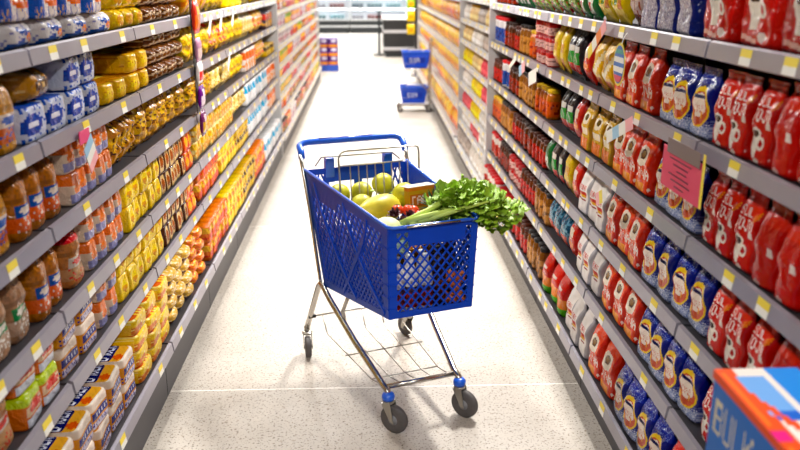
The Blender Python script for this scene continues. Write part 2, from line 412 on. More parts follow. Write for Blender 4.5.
bagp('yellowpk', 'snack_bag', .13, .09, .23, 'snack bag', 'yellow bag', flat((240, 200, 24), ('rect', .1, .45, .8, .6, (226, 160, 20)), ('rect', .2, .08, .7, .3, (214, 120, 40))), nu=14)
bagp('yellowgr', 'snack_bag', .17, .1, .23, 'snack bag', 'yellow bag with green windows', flat((228, 200, 30), ('rect', .15, .3, .3, .65, (90, 140, 50)), ('rect', .4, .3, .55, .65, (90, 140, 50)), ('rect', .65, .25, .8, .6, (200, 120, 40))), nu=16)
bagp('pinkgrey', 'snack_bag', .13, .09, .24, 'snack bag', 'pinkish grey bag', flat((190, 172, 168), ('speck', 0, 1, .2, (140, 90, 80), 2), ('rect', .1, 0, .8, .2, (110, 40, 30))), nu=14)
bagp('blackpk', 'snack_bag', .12, .09, .22, 'snack bag', 'black bag with green and red label', flat((40, 36, 40), ('rect', .1, .3, .85, .55, (60, 140, 70)), ('rect', .1, .12, .85, .3, (196, 60, 60)), ('rect', .2, .55, .8, .68, (220, 216, 210))), nu=14, sealc=(46, 42, 46))
bagp('redpk', 'snack_bag', .13, .09, .21, 'snack bag', 'red bag', flat((206, 38, 26), ('rect', .15, .3, .8, .45, (236, 120, 40)), ('ell', .5, .65, .25, .12, (226, 210, 190))), nu=14)
bagp('goldbig', 'snack_bag', .16, .1, .22, 'snack bag', 'golden bag', flat((226, 176, 40), ('band', .3, .5, .6, (236, 224, 190)), ('rect', .1, .05, .8, .25, (222, 110, 30))), nu=14, sealc=(226, 180, 50))
bagp('orangegr', 'snack_bag', .13, .09, .2, 'snack bag', 'red bag with orange and green base', flat((214, 36, 28), ('rect', 0, 0, 1, .2, (90, 170, 60)), ('rect', 0, .2, 1, .42, (238, 130, 30)), ('rect', .2, .6, .75, .7, (240, 224, 214))), rings=STAND, nu=14)
bagp('tealpk', 'snack_bag', .13, .09, .2, 'snack bag', 'dark teal bag', flat((30, 74, 100), ('speck', .3, .9, .25, (110, 150, 170), 1), ('rect', .2, .1, .8, .35, (200, 66, 40))), nu=14)
bagp('brownpk', 'snack_bag', .13, .09, .22, 'snack bag', 'brown and white bag', flat((120, 60, 30), ('rect', .1, .3, .9, .62, (226, 216, 206)), ('rect', .1, .08, .9, .28, (196, 140, 40)), ('speck', .3, .6, .3, (90, 60, 50), 2)), nu=16)
bagp('silverpk', 'snack_bag', .13, .09, .22, 'snack bag', 'silver and brown bag', flat((90, 70, 62), ('ell', .5, .3, .34, .2, (200, 196, 196)), ('speck', .2, .9, .15, (200, 190, 184), 2), ('rect', 0, .85, 1, 1, (216, 80, 40))), nu=16)
def jar(key, name, r, H, cat, look, body, label, lidc, lidh=.02, shoulder=True):
    def f(nm):
        cv = CV(10, 10, body); cv.rect(0, .15, 1, .7, label); cv.speck(.2, .65, .25, tuple(max(0, x-70) for x in label), 1)
        rings = [(0, .92, .92), (.04, 1, 1), (.78, 1, 1), (.9, .9, .9), (1, .78, .78)] if shoulder else BOXR
        b = loft(2*r, 2*r, H-lidh, rings, cv, None, 2.); o = link(nm, b.mesh(nm, M['film'], True)); lid(r*(.86 if shoulder else 1.02), H-lidh, lidh, lidc)(o); return o
    P(key, name, 2*r, 2*r, H, cat, look, f, jit=(.01, .3))
jar('jar_brown', 'coffee_jar', .038, .17, 'coffee jar', 'brown coffee jar with dark lid', (70, 34, 20), (150, 40, 26), (40, 22, 18))
jar('jar_red', 'coffee_jar', .036, .16, 'coffee jar', 'red labelled coffee jar', (90, 40, 22), (196, 30, 26), (70, 34, 24))
jar('jar_tan', 'coffee_jar', .038, .18, 'coffee jar', 'tan coffee jar with black lid', (130, 86, 54), (196, 150, 110), (30, 24, 24))
jar('jar_gold', 'coffee_jar', .042, .16, 'coffee jar', 'orange jar with yellow lid', (200, 110, 30), (224, 90, 30), (236, 190, 40))
jar('jar_blue', 'milk_tin', .042, .19, 'milk tin', 'white tin with blue band', (226, 224, 226), (40, 80, 170), (214, 40, 44), .025, False)
jar('tin_white', 'milk_tin', .042, .17, 'milk tin', 'white tin with red lid', (228, 220, 216), (200, 70, 60), (196, 40, 44), .02, False)
jar('can_red', 'food_can', .04, .075, 'food can', 'small red and white can', (190, 26, 30), (226, 190, 186), (180, 24, 28), .008, False)

# left-hand shelf: bread and cakes
def bricks(key, name, W, D, H, cat, look, paint, top=None, rings=BRICK, n=5., nu=14, nv=12, amp=.006, matk='film', **k):
    P(key, name, W, D, H, cat, look, simple(W, D, H, rings, paint, matk, nu, nv, n, amp, top, mt=8 if top else 4), **k)
def p_tostas_s(cv):
    cv.a[:] = (222, 218, 218); cv.band(.2, .45, .8, (40, 84, 176), 0, .5); cv.band(.55, .75, -.6, (46, 90, 180), .3, .8); cv.ell(.68, .42, .14, .2, (228, 140, 90)); cv.rect(.93, 0, 1, 1, (212, 196, 180)); cv.speck(0, 1, .12, (150, 150, 190), 3); cv.rect(.1, .1, .6, .22, (60, 96, 176))
def p_tostas_b(cv):
    cv.a[:] = (218, 208, 206); cv.rect(0, 0, .1, 1, (40, 86, 172)); cv.ell(.2, .4, .14, .45, (38, 84, 176)); cv.ell(.66, .5, .38, .3, (226, 96, 26)); cv.text('TOSTAS', .32, .98, .36, .62, (246, 230, 220)); cv.speck(0, .2, .25, (130, 130, 176), 4); cv.speck(0, .25, .1, (236, 196, 120), 9)
def p_tostas_c(cv):
    cv.a[:] = (200, 202, 216); cv.rect(0, .85, 1, 1, (60, 110, 190)); cv.rect(0, .36, 1, .66, (54, 92, 176)); cv.text('TOSTAS', .08, .94, .38, .63, (240, 240, 246)); cv.rect(0, .45, .1, .9, (36, 78, 172)); cv.band(.24, .33, .1, (206, 180, 110), .1, .9); cv.speck(0, .35, .35, (90, 110, 180), 4)
    m = (cv.a == np.array((200, 202, 216))).all(axis=2) & (cv.v > .5) & (cv.v < .86); cv.a[m] = (70, 108, 184)
bricks('tostas_s', 'rusk_pack', .2, .12, .072, 'rusk pack', 'slim white and blue rusk pack', p_tostas_s, rings=ROLL, n=3., nu=26, nv=12)
bricks('tostas_b', 'rusk_pack', .205, .13, .15, 'rusk pack', 'large rusk pack with orange badge', p_tostas_b, n=4, nu=56, nv=18)
bricks('tostas_c', 'rusk_pack', .2, .13, .15, 'rusk pack', 'large blue and white rusk pack', p_tostas_c, n=4, nu=56, nv=18)
bricks('yel_s', 'cake_pack', .115, .14, .075, 'cake pack', 'small yellow cake pack', flat((238, 196, 24), ('ell', .5, .5, .3, .3, (222, 150, 20)), ('speck', 0, 1, .1, (250, 226, 110), 2)), rings=ROLL, n=3)
bricks('brn_s', 'cake_roll', .1, .16, .072, 'cake roll', 'brown swirled cake roll pack', flat((116, 78, 56), ('band', .2, .34, .5, (216, 190, 160)), ('band', .55, .68, .5, (226, 204, 180)), ('speck', 0, 1, .15, (70, 40, 28), 2)), rings=ROLL, n=2.4)
bricks('bluewhite', 'toast_pack', .16, .15, .1, 'toast pack', 'blue and white toast pack', flat((196, 202, 220), ('ell', .35, .5, .3, .32, (26, 60, 160)), ('speck', 0, 1, .2, (60, 90, 180), 2), ('rect', .8, 0, 1, 1, (214, 196, 170)), ('rect', .2, .44, .55, .58, (226, 226, 236))), nu=20, nv=14)
bricks('tanbun', 'bun_bag', .2, .17, .085, 'bun bag', 'clear bag of tan buns', flat((188, 142, 92), ('ell', .5, .5, .2, .34, (84, 50, 26)), ('speck', 0, 1, .12, (226, 196, 150), 2)), rings=ROLL, n=2.4, matk='clear', amp=.012)
bricks('yellow_lie', 'cake_pack', .15, .3, .075, 'cake pack', 'long yellow cake pack', flat((232, 184, 70), ('rect', .2, .3, .8, .7, (240, 210, 120)), ('speck', 0, 1, .15, (206, 140, 40), 2)), top=flat((236, 190, 60), ('rect', 0, 0, 1, .3, (206, 130, 40)), ('rect', .15, .3, .85, .5, (244, 220, 140))), rings=BRICK, n=4)
def p_loaf(a, lab, txt, c2, s=1):
    def f(cv):
        cv.a[:] = a; cv.mottle(.12, s); cv.rect(0, .12, 1, .34, c2); cv.rect(.1, .34, .9, .5, lab); cv.speck(.1, .34, .2, txt, s, .1, .9)
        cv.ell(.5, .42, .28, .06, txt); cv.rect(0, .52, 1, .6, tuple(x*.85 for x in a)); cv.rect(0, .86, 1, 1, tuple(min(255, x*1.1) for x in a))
    return f
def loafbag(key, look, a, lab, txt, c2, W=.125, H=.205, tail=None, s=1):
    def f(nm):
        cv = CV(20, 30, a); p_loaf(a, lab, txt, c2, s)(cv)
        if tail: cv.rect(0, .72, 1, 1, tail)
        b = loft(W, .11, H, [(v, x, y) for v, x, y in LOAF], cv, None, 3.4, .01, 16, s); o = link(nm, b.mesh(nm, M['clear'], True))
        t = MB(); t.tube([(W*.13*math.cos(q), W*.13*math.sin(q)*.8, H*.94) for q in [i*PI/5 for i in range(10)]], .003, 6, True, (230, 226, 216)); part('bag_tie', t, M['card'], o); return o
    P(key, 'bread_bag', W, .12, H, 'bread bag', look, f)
loafbag('loaf_white', 'bread bag with blue and orange label', (190, 146, 100), (220, 206, 196), (40, 90, 180), (214, 100, 40), s=2)
loafbag('loaf_orange', 'brown bread bag with orange base', (168, 110, 66), (60, 90, 160), (220, 210, 200), (216, 92, 34), W=.1, s=3)
loafbag('loaf_green', 'grey brown bread bag with green stripe', (150, 120, 100), (62, 120, 80), (226, 222, 214), (170, 146, 130), s=4)
loafbag('loaf_red', 'bread bag with red printed top', (172, 126, 96), (200, 190, 180), (206, 50, 44), (186, 150, 120), tail=(214, 40, 46), s=5)
loafbag('loaf_purple', 'bread bag with purple printed top', (166, 120, 92), (206, 196, 190), (110, 40, 140), (180, 140, 120), tail=(104, 40, 150), s=6)
loafbag('loaf_blue', 'bread bag with blue label', (196, 146, 92), (40, 96, 186), (226, 226, 230), (60, 110, 190), W=.12, s=7)
loafbag('loaf_brown', 'plain brown bread bag', (142, 94, 62), (190, 160, 130), (110, 60, 40), (150, 100, 70), s=8)
bricks('toast_green', 'toast_pack', .13, .16, .098, 'toast pack', 'toast pack with lime green top', flat((206, 110, 56), ('rect', 0, .78, 1, 1, (176, 200, 40)), ('rect', .1, .4, .9, .7, (222, 196, 170)), ('ell', .5, .55, .3, .12, (200, 50, 40)), ('rect', .1, .08, .9, .3, (196, 200, 210))), top=flat((160, 100, 60), ('rect', 0, 0, 1, .3, (176, 200, 40)), ('rect', 0, .3, 1, .7, (40, 80, 160))), nu=18, nv=16, matk='clear')
bricks('toast_orange', 'toast_pack', .085, .17, .098, 'toast pack', 'toast pack with orange and white front', flat((214, 196, 180), ('rect', 0, .66, 1, 1, (226, 110, 40)), ('rect', .1, .1, .9, .35, (150, 150, 186)), ('ell', .5, .5, .28, .14, (226, 120, 60))), top=flat((186, 120, 70), ('rect', 0, 0, 1, .25, (226, 116, 44)), ('speck', .3, 1, .2, (226, 196, 160), 2)), nu=12, nv=14, matk='clear')
def t_navy(cv):
    cv.a[:] = (222, 176, 120); cv.rect(0, .24, 1, .62, (16, 22, 86)); cv.text('BAUER', .08, .92, .29, .56, (222, 222, 234)); cv.rect(.0, .62, 1, 1, (206, 160, 110)); cv.ell(.3, .13, .16, .08, (206, 90, 50)); cv.rect(0, 0, 1, .04, (236, 226, 214))
def f_navy(cv):
    cv.a[:] = (206, 150, 96); cv.rect(0, .7, 1, 1, (222, 208, 196)); cv.rect(.1, .34, .86, .66, (22, 34, 120)); cv.text('BAUER', .16, .82, .4, .6, (226, 226, 236)); cv.rect(.1, .1, .9, .3, (190, 184, 200)); cv.speck(.05, .3, .3, (70, 70, 130), 2)
P('toast_navy', 'toast_pack', .14, .2, .098, 'toast pack', 'navy and tan wrapped toast pack', lambda nm: link(nm, loft(.14, .2, .098, [(0, .97, .97), (.04, 1, 1), (.95, 1, 1), (1, .975, .97)], (lambda c: (f_navy(c), c)[1])(CV(30, 14, (0, 0, 0))), (lambda c: (t_navy(c), c)[1])(CV(30, 22, (0, 0, 0))), 8., .005, mt=22).mesh(nm, M['film'], True)))
bricks('yel_m', 'cake_pack', .1, .14, .098, 'cake pack', 'bright yellow cake pack', flat((242, 200, 20), ('ell', .5, .5, .28, .26, (248, 216, 90)), ('ell', .5, .48, .14, .12, (222, 150, 40)), ('rect', .9, 0, 1, 1, (214, 166, 20))), amp=.01)
bricks('brn_m', 'cake_pack', .075, .14, .098, 'cake pack', 'brown and cream striped cake pack', flat((226, 196, 150), ('rect', 0, 0, .3, 1, (86, 50, 36)), ('rect', .8, 0, 1, 1, (96, 58, 40)), ('ell', .55, .5, .2, .25, (160, 90, 60)), ('rect', 0, .88, 1, 1, (70, 40, 34))), amp=.008)
bricks('org_m', 'cake_pack', .08, .14, .098, 'cake pack', 'orange-red cake pack', flat((228, 78, 22), ('ell', .5, .5, .28, .26, (242, 170, 60)), ('rect', .1, .8, .9, .95, (240, 196, 120))), amp=.01)
bricks('yelflat', 'cake_pack', .17, .2, .065, 'cake pack', 'flat golden cake pack', flat((238, 186, 50), ('rect', 0, .55, 1, 1, (244, 208, 90)), ('rect', .1, .1, .6, .5, (222, 120, 40)), ('speck', 0, 1, .1, (250, 230, 160), 2)), top=flat((240, 196, 60), ('rect', .1, .05, .9, .35, (224, 96, 30)), ('speck', 0, 1, .15, (250, 226, 140), 3)), rings=BRICK, n=5)
bricks('crmflat', 'cake_pack', .14, .18, .062, 'cake pack', 'flat cream and brown cake pack', flat((222, 186, 126), ('rect', 0, .0, 1, .3, (100, 60, 40)), ('speck', 0, 1, .2, (244, 226, 190), 2)), top=flat((232, 206, 150), ('rect', .2, .1, .8, .5, (196, 140, 80)), ('speck', 0, 1, .2, (120, 80, 50), 3)), rings=ROLL, n=3.4)
bricks('orgflat', 'cake_pack', .12, .18, .062, 'cake pack', 'flat orange cake pack', flat((232, 110, 30), ('speck', 0, 1, .25, (246, 196, 90), 2)), top=flat((238, 150, 50), ('speck', 0, 1, .25, (250, 220, 150), 3)), rings=ROLL, n=3.4)
def rollbag(key, look, W, H, base, spot, dark, cat='bread roll bag', name='bread_roll_bag', s=1):
    def f(nm):
        cv = CV(18, 26, base); r = np.random.RandomState(s)
        for k in range(26): 
            u, v = r.rand(), r.rand()*.9; cv.ell(u, v, .16, .085, dark); cv.ell(u, v+.01, .13, .07, spot if k % 3 else base)
        cv.rect(0, .93, 1, 1, (236, 224, 190))
        b = loft(W, .1, H, PILLOW, cv, None, 2.8, .022, 26, s); return link(nm, b.mesh(nm, M['clear'], True))
    P(key, name, W, .12, H, cat, look, f)
rollbag('rolls', 'clear bag of golden bread rolls', .15, .205, (206, 150, 60), (232, 190, 90), (120, 70, 24))
rollbag('rolls_dk', 'clear bag of amber rolls', .11, .205, (196, 130, 40), (222, 170, 60), (90, 50, 20), s=4)
rollbag('pasta', 'bag of yellow pasta', .13, .2, (236, 196, 84), (246, 216, 120), (206, 140, 40), 'pasta bag', 'pasta_bag', 5)
rollbag('pasta_r', 'pasta bag with red print', .13, .2, (232, 180, 80), (222, 60, 34), (236, 206, 130), 'pasta bag', 'pasta_bag', 6)
rollbag('pasta_p', 'pale pasta bag', .13, .2, (236, 214, 150), (246, 232, 190), (206, 160, 80), 'pasta bag', 'pasta_bag', 7)
# far products: few faces, plain bold fronts
def far(key, name, W, D, H, cat, look, cols, s=1, rings=BRICK, n=4., matk='film'):
    def f(nm):
        cv = CV(7, 9, cols[0]); cv.rect(0, .6, 1, .85, cols[1]); cv.ell(.5, .35, .3, .22, cols[2] if len(cols) > 2 else cols[1]); cv.speck(0, 1, .12, cols[-1], s)
        return link(nm, loft(W, D, H, rings, cv, None, n, .004).mesh(nm, M[matk], True))
    P(key, name, W, D, H, cat, look, f, jit=(.02, .007))
far('f_cream', 'cracker_pack', .1, .1, .101, 'cracker pack', 'cream and yellow cracker pack', [(236, 216, 160), (238, 190, 60), (214, 150, 70)])
far('f_white', 'flour_pack', .11, .1, .17, 'flour pack', 'white flour pack with blue print', [(236, 234, 234), (90, 170, 210), (220, 224, 230)])
far('f_whitered', 'flour_pack', .11, .1, .17, 'flour pack', 'white flour pack with red print', [(238, 226, 220), (226, 110, 70), (236, 170, 130)])
far('f_orange', 'cracker_pack', .1, .1, .101, 'cracker pack', 'orange cracker pack', [(236, 120, 34), (246, 190, 60), (222, 60, 30)])
far('f_yellow', 'cracker_pack', .1, .1, .101, 'cracker pack', 'yellow cracker pack', [(240, 196, 40), (232, 140, 40), (250, 226, 120)])
far('f_olive', 'cracker_pack', .1, .1, .101, 'cracker pack', 'brown and yellow cracker pack', [(206, 160, 50), (70, 44, 24), (226, 190, 80)])
far('f_tallyel', 'pasta_bag', .13, .1, .22, 'pasta bag', 'tall yellow pasta bag', [(238, 190, 70), (246, 216, 130), (226, 140, 50)], rings=PILLOW)
far('b_red', 'food_carton', .15, .09, .16, 'food carton', 'red carton', [(206, 56, 40), (236, 180, 120), (226, 210, 200)], rings=BOXR, n=9)
far('b_orange', 'food_carton', .15, .09, .16, 'food carton', 'orange carton', [(236, 116, 30), (246, 190, 70), (210, 60, 30)], rings=BOXR, n=9)
far('b_yellow', 'food_carton', .15, .09, .16, 'food carton', 'yellow carton', [(236, 206, 50), (120, 170, 60), (240, 160, 40)], rings=BOXR, n=9)
far('b_dark', 'food_carton', .15, .09, .15, 'food carton', 'dark carton', [(60, 46, 50), (200, 60, 50), (226, 180, 120)], rings=BOXR, n=9)
far('b_pink', 'food_carton', .15, .09, .15, 'food carton', 'pink carton', [(226, 120, 130), (240, 210, 206), (200, 60, 70)], rings=BOXR, n=9)
far('b_white', 'food_carton', .14, .09, .155, 'food carton', 'white carton', [(234, 228, 224), (200, 196, 206), (180, 120, 140)], rings=BOXR, n=9)
far('b_green', 'food_carton', .14, .09, .15, 'food carton', 'green carton', [(130, 176, 60), (236, 216, 80), (226, 110, 60)], rings=BOXR, n=9)
far('t_yellow', 'cereal_bag', .17, .1, .22, 'cereal bag', 'yellow cereal bag', [(242, 190, 30), (248, 214, 90), (236, 150, 40)], rings=PILLOW)
far('t_orange', 'cereal_bag', .17, .1, .22, 'cereal bag', 'orange cereal bag', [(238, 140, 36), (246, 190, 90), (220, 90, 40)], rings=PILLOW)
far('t_amber', 'cereal_bag', .17, .1, .22, 'cereal bag', 'amber cereal bag', [(226, 166, 60), (240, 210, 140), (196, 110, 40)], rings=PILLOW)
def bottle(key, look, body, capc, H=.142, r=.034):
    def f(nm):
        cv = CV(8, 10, body); cv.rect(0, .2, 1, .55, tuple(min(255, x*1.15+10) for x in body))
        b = loft(2*r, 2*r, H-.02, [(0, .9, .9), (.05, 1, 1), (.65, 1, 1), (.85, .6, .6), (1, .4, .4)], cv, None, 2.); o = link(nm, b.mesh(nm, M['film'], True)); lid(r*.46, H-.02, .02, capc, 10)(o); return o
    P(key, 'drink_bottle', 2*r, 2*r, H, 'bottle', look, f, jit=(.01, .3))
bottle('bt_white', 'white bottle', (226, 220, 214), (220, 216, 210)); bottle('bt_cream', 'cream bottle', (226, 200, 160), (196, 160, 90))
bottle('bt_pink', 'pink bottle', (222, 130, 136), (200, 50, 60)); bottle('bt_yel', 'yellow bottle', (236, 206, 90), (220, 180, 60)); bottle('bt_grey', 'greyish bottle', (176, 166, 160), (120, 110, 110))

# ------------------------------------------------------------------ room shell
def struct(name, mb, m):
    o = link(name, mb.mesh(name, m)); o['kind'] = 'structure'; return o
b = MB(); b.box(-9, 9, -2, 32, -.1, 0); struct('floor', b, M['floor'])
b = MB(); b.box(-9, 9, -2, 32, 3.6, 3.7); struct('ceiling', b, mat('grey_ceiling', (120, 120, 122), .8))
b = MB(); b.box(-9, 9, 30, 30.15, 0, 3.6); struct('wall_back', b, mat('white_back_wall', (226, 228, 230), .6))

# ------------------------------------------------------------------ gondolas
ZR = [1.603, 1.325, 1.043, .764, .479, .213]; ZL = [1.587, 1.338, 1.09, .835, .605, .262]
ZR2 = [1.62, 1.41, 1.21, 1.0, .79, .58, .40, .2]; ZR3 = [1.60, 1.34, 1.05, .79, .515, .22]; ZL3 = [1.65, 1.47, 1.29, 1.12, .93, .78, .62, .43, .22]
RH = .05     # price rail height
def shelf_parts(nm, root, xf, sgn, z, base, railm, shm, ntag, Wb=.985):
    """one shelf of a bay: board with its price rail and price tickets; xf is the rail front, sgn the side of the aisle"""
    b = MB(); xb = sgn*1.40
    b.box(min(xf+sgn*.012, xb), max(xf+sgn*.012, xb), -Wb/2, Wb/2, z-.03, z-.008)
    s = part('base_deck' if base else 'shelf', b, shm, root)
    r = MB(); t = .012; k = sgn*.012
    # rail: face leaning back at the top, with lips
    prof = [(xf+k, z), (xf-0*k, z-.004), (xf-.5*k, z-RH+.004), (xf+.3*k, z-RH), (xf+1.2*k, z-RH+.004), (xf+1.4*k, z-.006)]
    vs = [(x, y, zz) for y in (-Wb/2, Wb/2) for x, zz in prof]; n = len(prof)
    fs = [(i, (i+1) % n, n+(i+1) % n, n+i) for i in range(n)] + [tuple(range(n)), tuple(range(n, 2*n))[::-1]]
    r.add(vs, fs); part('price_rail', r, railm, s)
    for y in ntag:
        q = MB(); w = .029
        def pt(yy, f): # f 0 bottom..1 top
            return (xf-.5*k*(1-f)-sgn*.0012, yy, z-RH+.004+f*(RH-.008))
        def slab(f0, f1, mi):
            a = [pt(y-w, f0), pt(y+w, f0), pt(y+w, f1), pt(y-w, f1)]; c = [(p[0]+sgn*.001, p[1], p[2]) for p in a]
            q.add(a+c, [(0, 1, 2, 3), (7, 6, 5, 4), (0, 4, 5, 1), (1, 5, 6, 2), (2, 6, 7, 3), (3, 7, 4, 0)], None, mi)
        slab(.5, .97, 0); slab(.03, .5, 1)
        part('price_tag', q, [M['tag_y'], M['tag_w']], s)
def bay(sgn, xr, xbase, Z, y0, railm, shm, backm, tags, label, Ht=1.95, end=False, kick=.92):
    root = empty('shelving_unit', (0, y0+.5, 0)); tag(root, label, 'shelving', 'gondola shelving bays along the aisle')
    b = MB(); b.box(min(sgn*1.40, sgn*1.44), max(sgn*1.40, sgn*1.44), -.498, .498, .02, Ht); part('back_panel', b, backm, root)
    b = MB(); b.box(min(sgn*kick, sgn*(kick+.03)), max(sgn*kick, sgn*(kick+.03)), -.496, .496, 0, Z[-1]-RH-.01); part('kick_plate', b, M['plinth'], root)
    b = MB(); b.box(min(sgn*1.35, sgn*1.399), max(sgn*1.35, sgn*1.399), -.5, -.47, 0, Ht); part('upright', b, shm, root)
    for i, z in enumerate(Z):
        last = i == len(Z)-1
        shelf_parts('s', root, sgn*(xbase if last else xr), sgn, z, last, railm, shm, tags(i))
    if end:
        b = MB(); b.box(min(sgn*(xr-.01), sgn*1.40), max(sgn*(xr-.01), sgn*1.40), .485, .5, 0, Ht-.05); part('end_panel', b, M['rail_white'], root)
    return root
ORD = ['first', 'second', 'third', 'fourth', 'fifth', 'sixth', 'seventh', 'eighth', 'ninth', 'tenth', 'eleventh', 'twelfth', 'thirteenth', 'fourteenth', 'fifteenth', 'sixteenth', 'seventeenth', 'eighteenth', 'nineteenth', 'twentieth',
       'twenty-first', 'twenty-second', 'twenty-third', 'twenty-fourth', 'twenty-fifth', 'twenty-sixth', 'twenty-seventh', 'twenty-eighth', 'twenty-ninth', 'thirtieth'] + ['thirty-'+x for x in ('first second third fourth fifth sixth seventh eighth ninth').split()] + ['fortieth'] + ['forty-'+x for x in ('first second third fourth fifth sixth seventh eighth ninth').split()]
# ticket positions per bay (more of them far away on the right, as in the photo)
tr = random.Random(3)
for k in range(-1, 14):
    y0 = 1.2+k
    for sgn, nmside in ((-1, 'left'), (1, 'right')):
        if sgn < 0:
            Z, rm, sm, bm, xr, xb = (ZL, M['rail'], M['shelf'], M['back'], .9, .862) if y0 < 8 else (ZL3, M['rail_white'], M['shelf_white'], M['back_light'], .9, .865)
            den = 3 if y0 < 4 else 4; en = abs(y0-7.2) < .1 or abs(y0-14.2) < .1
        else:
            if y0 < 6: Z, rm, sm, bm = ZR, M['rail'], M['shelf'], M['back']
            elif y0 < 8: Z, rm, sm, bm = ZR2, M['rail_white'], M['shelf_white'], M['back_light']
            else: Z, rm, sm, bm = ZR3, M['rail_white'], M['shelf_white'], M['back_light']
            xr, xb = .93, .883; den = 3 if y0 < 3 else (6 if y0 < 6 else 4); en = abs(y0-5.2) < .1 or abs(y0-7.2) < .1 or abs(y0-14.2) < .1
        def tg(i, den=den):
            n = max(1, den-(1 if tr.random() < .5 else 0)); o = []
            for q in range(n):
                y = -.42+.84*(q+.5)/n+tr.uniform(-.08, .08)
                if all(abs(y-w) > .06 for w in o): o.append(y)
            return o
        bay(sgn, xr, xb, Z, y0, rm, sm, bm, tg, f'grey shelving bay, {ORD[k+1]} from the camera along the {nmside} side', end=en, kick=.9 if sgn < 0 else .94)

# ------------------------------------------------------------------ stocking the shelves
LV = ['top', 'second', 'third', 'fourth', 'fifth', 'bottom']
LV8 = ['topmost', 'second', 'third', 'fourth', 'fifth', 'sixth', 'seventh', 'eighth', 'lowest']
seen_blocks = {}
RUN = [''] + [x+" group's " for x in 'second third fourth fifth sixth seventh eighth ninth'.split()]
def stock(sgn, zone, Z, lvl, y0, y1, key, layers=1, gap=1.03, dx=0., rz=0., drop=0., flush=None):
    p = PROD[key]
    if p['proto'] is None:
        o = p['fn'](p['name']); p['proto'] = o; o['_free'] = 1
    W, D, H = p['W'], p['D'], p['H']
    last = lvl == len(Z)-1
    xr = (.93 if sgn > 0 else .9) if not last else (.883 if sgn > 0 else .865)
    z = Z[lvl]-.008
    n = max(1, int((y1-y0)/(W*gap)+.25)); pitch = (y1-y0)/n
    side = 'right' if sgn > 0 else 'left'
    lname = (LV if len(Z) == 6 else LV8)[lvl] if not (last) else 'bottom'
    cnt = {}
    sb = (side, zone, lname, key); blk = seen_blocks.get(sb, 0); seen_blocks[sb] = blk+1
    for k in range(n):
        y = y0+pitch*(k+.5)
        for L in range(layers):
            zz = z+L*(H+.003)+.0012
            if not in_frame(sgn*(xr+.03), y, zz+H*.5): continue
            if p['proto'].get('_free'):
                o = p['proto']; del o['_free']
            else: o = copy_tree(p['proto'])
            s = 1-R.random()*p['jit'][0]
            o.scale = (min(1.0, pitch/W/1.0)*.985 if pitch < W else 1., 1, s)
            o.location = (sgn*(xr+.0195+D/2+dx+R.uniform(0, .014)), y, zz)
            o.rotation_euler = (0, 0, sgn*(-PI/2)*(-1 if False else 1)+R.uniform(-1, 1)*p['jit'][1]*4.2+rz)
            if sgn < 0: o.rotation_euler.z = PI/2+R.uniform(-1, 1)*p['jit'][1]*4.2+rz
            c = cnt.get(L, 0); cnt[L] = c+1
            lay = '' if layers == 1 else (['lower', 'upper'][L] if layers == 2 else ['lowest', 'second', 'third', 'fourth'][L])
            where = {'near': 'near', 'mid': 'middle', 'far': 'far'}[zone]
            lab = f"{p['look']}, {RUN[min(blk, 8)]}{ORD[c]} from front, {where} {side} {lname} shelf" + (f', {lay} layer' if lay else '')
            tag(o, lab, p['cat'], f"{p['look']}s on the {where} {side} {lname} shelf")

# right, nearest section
N = 'near'
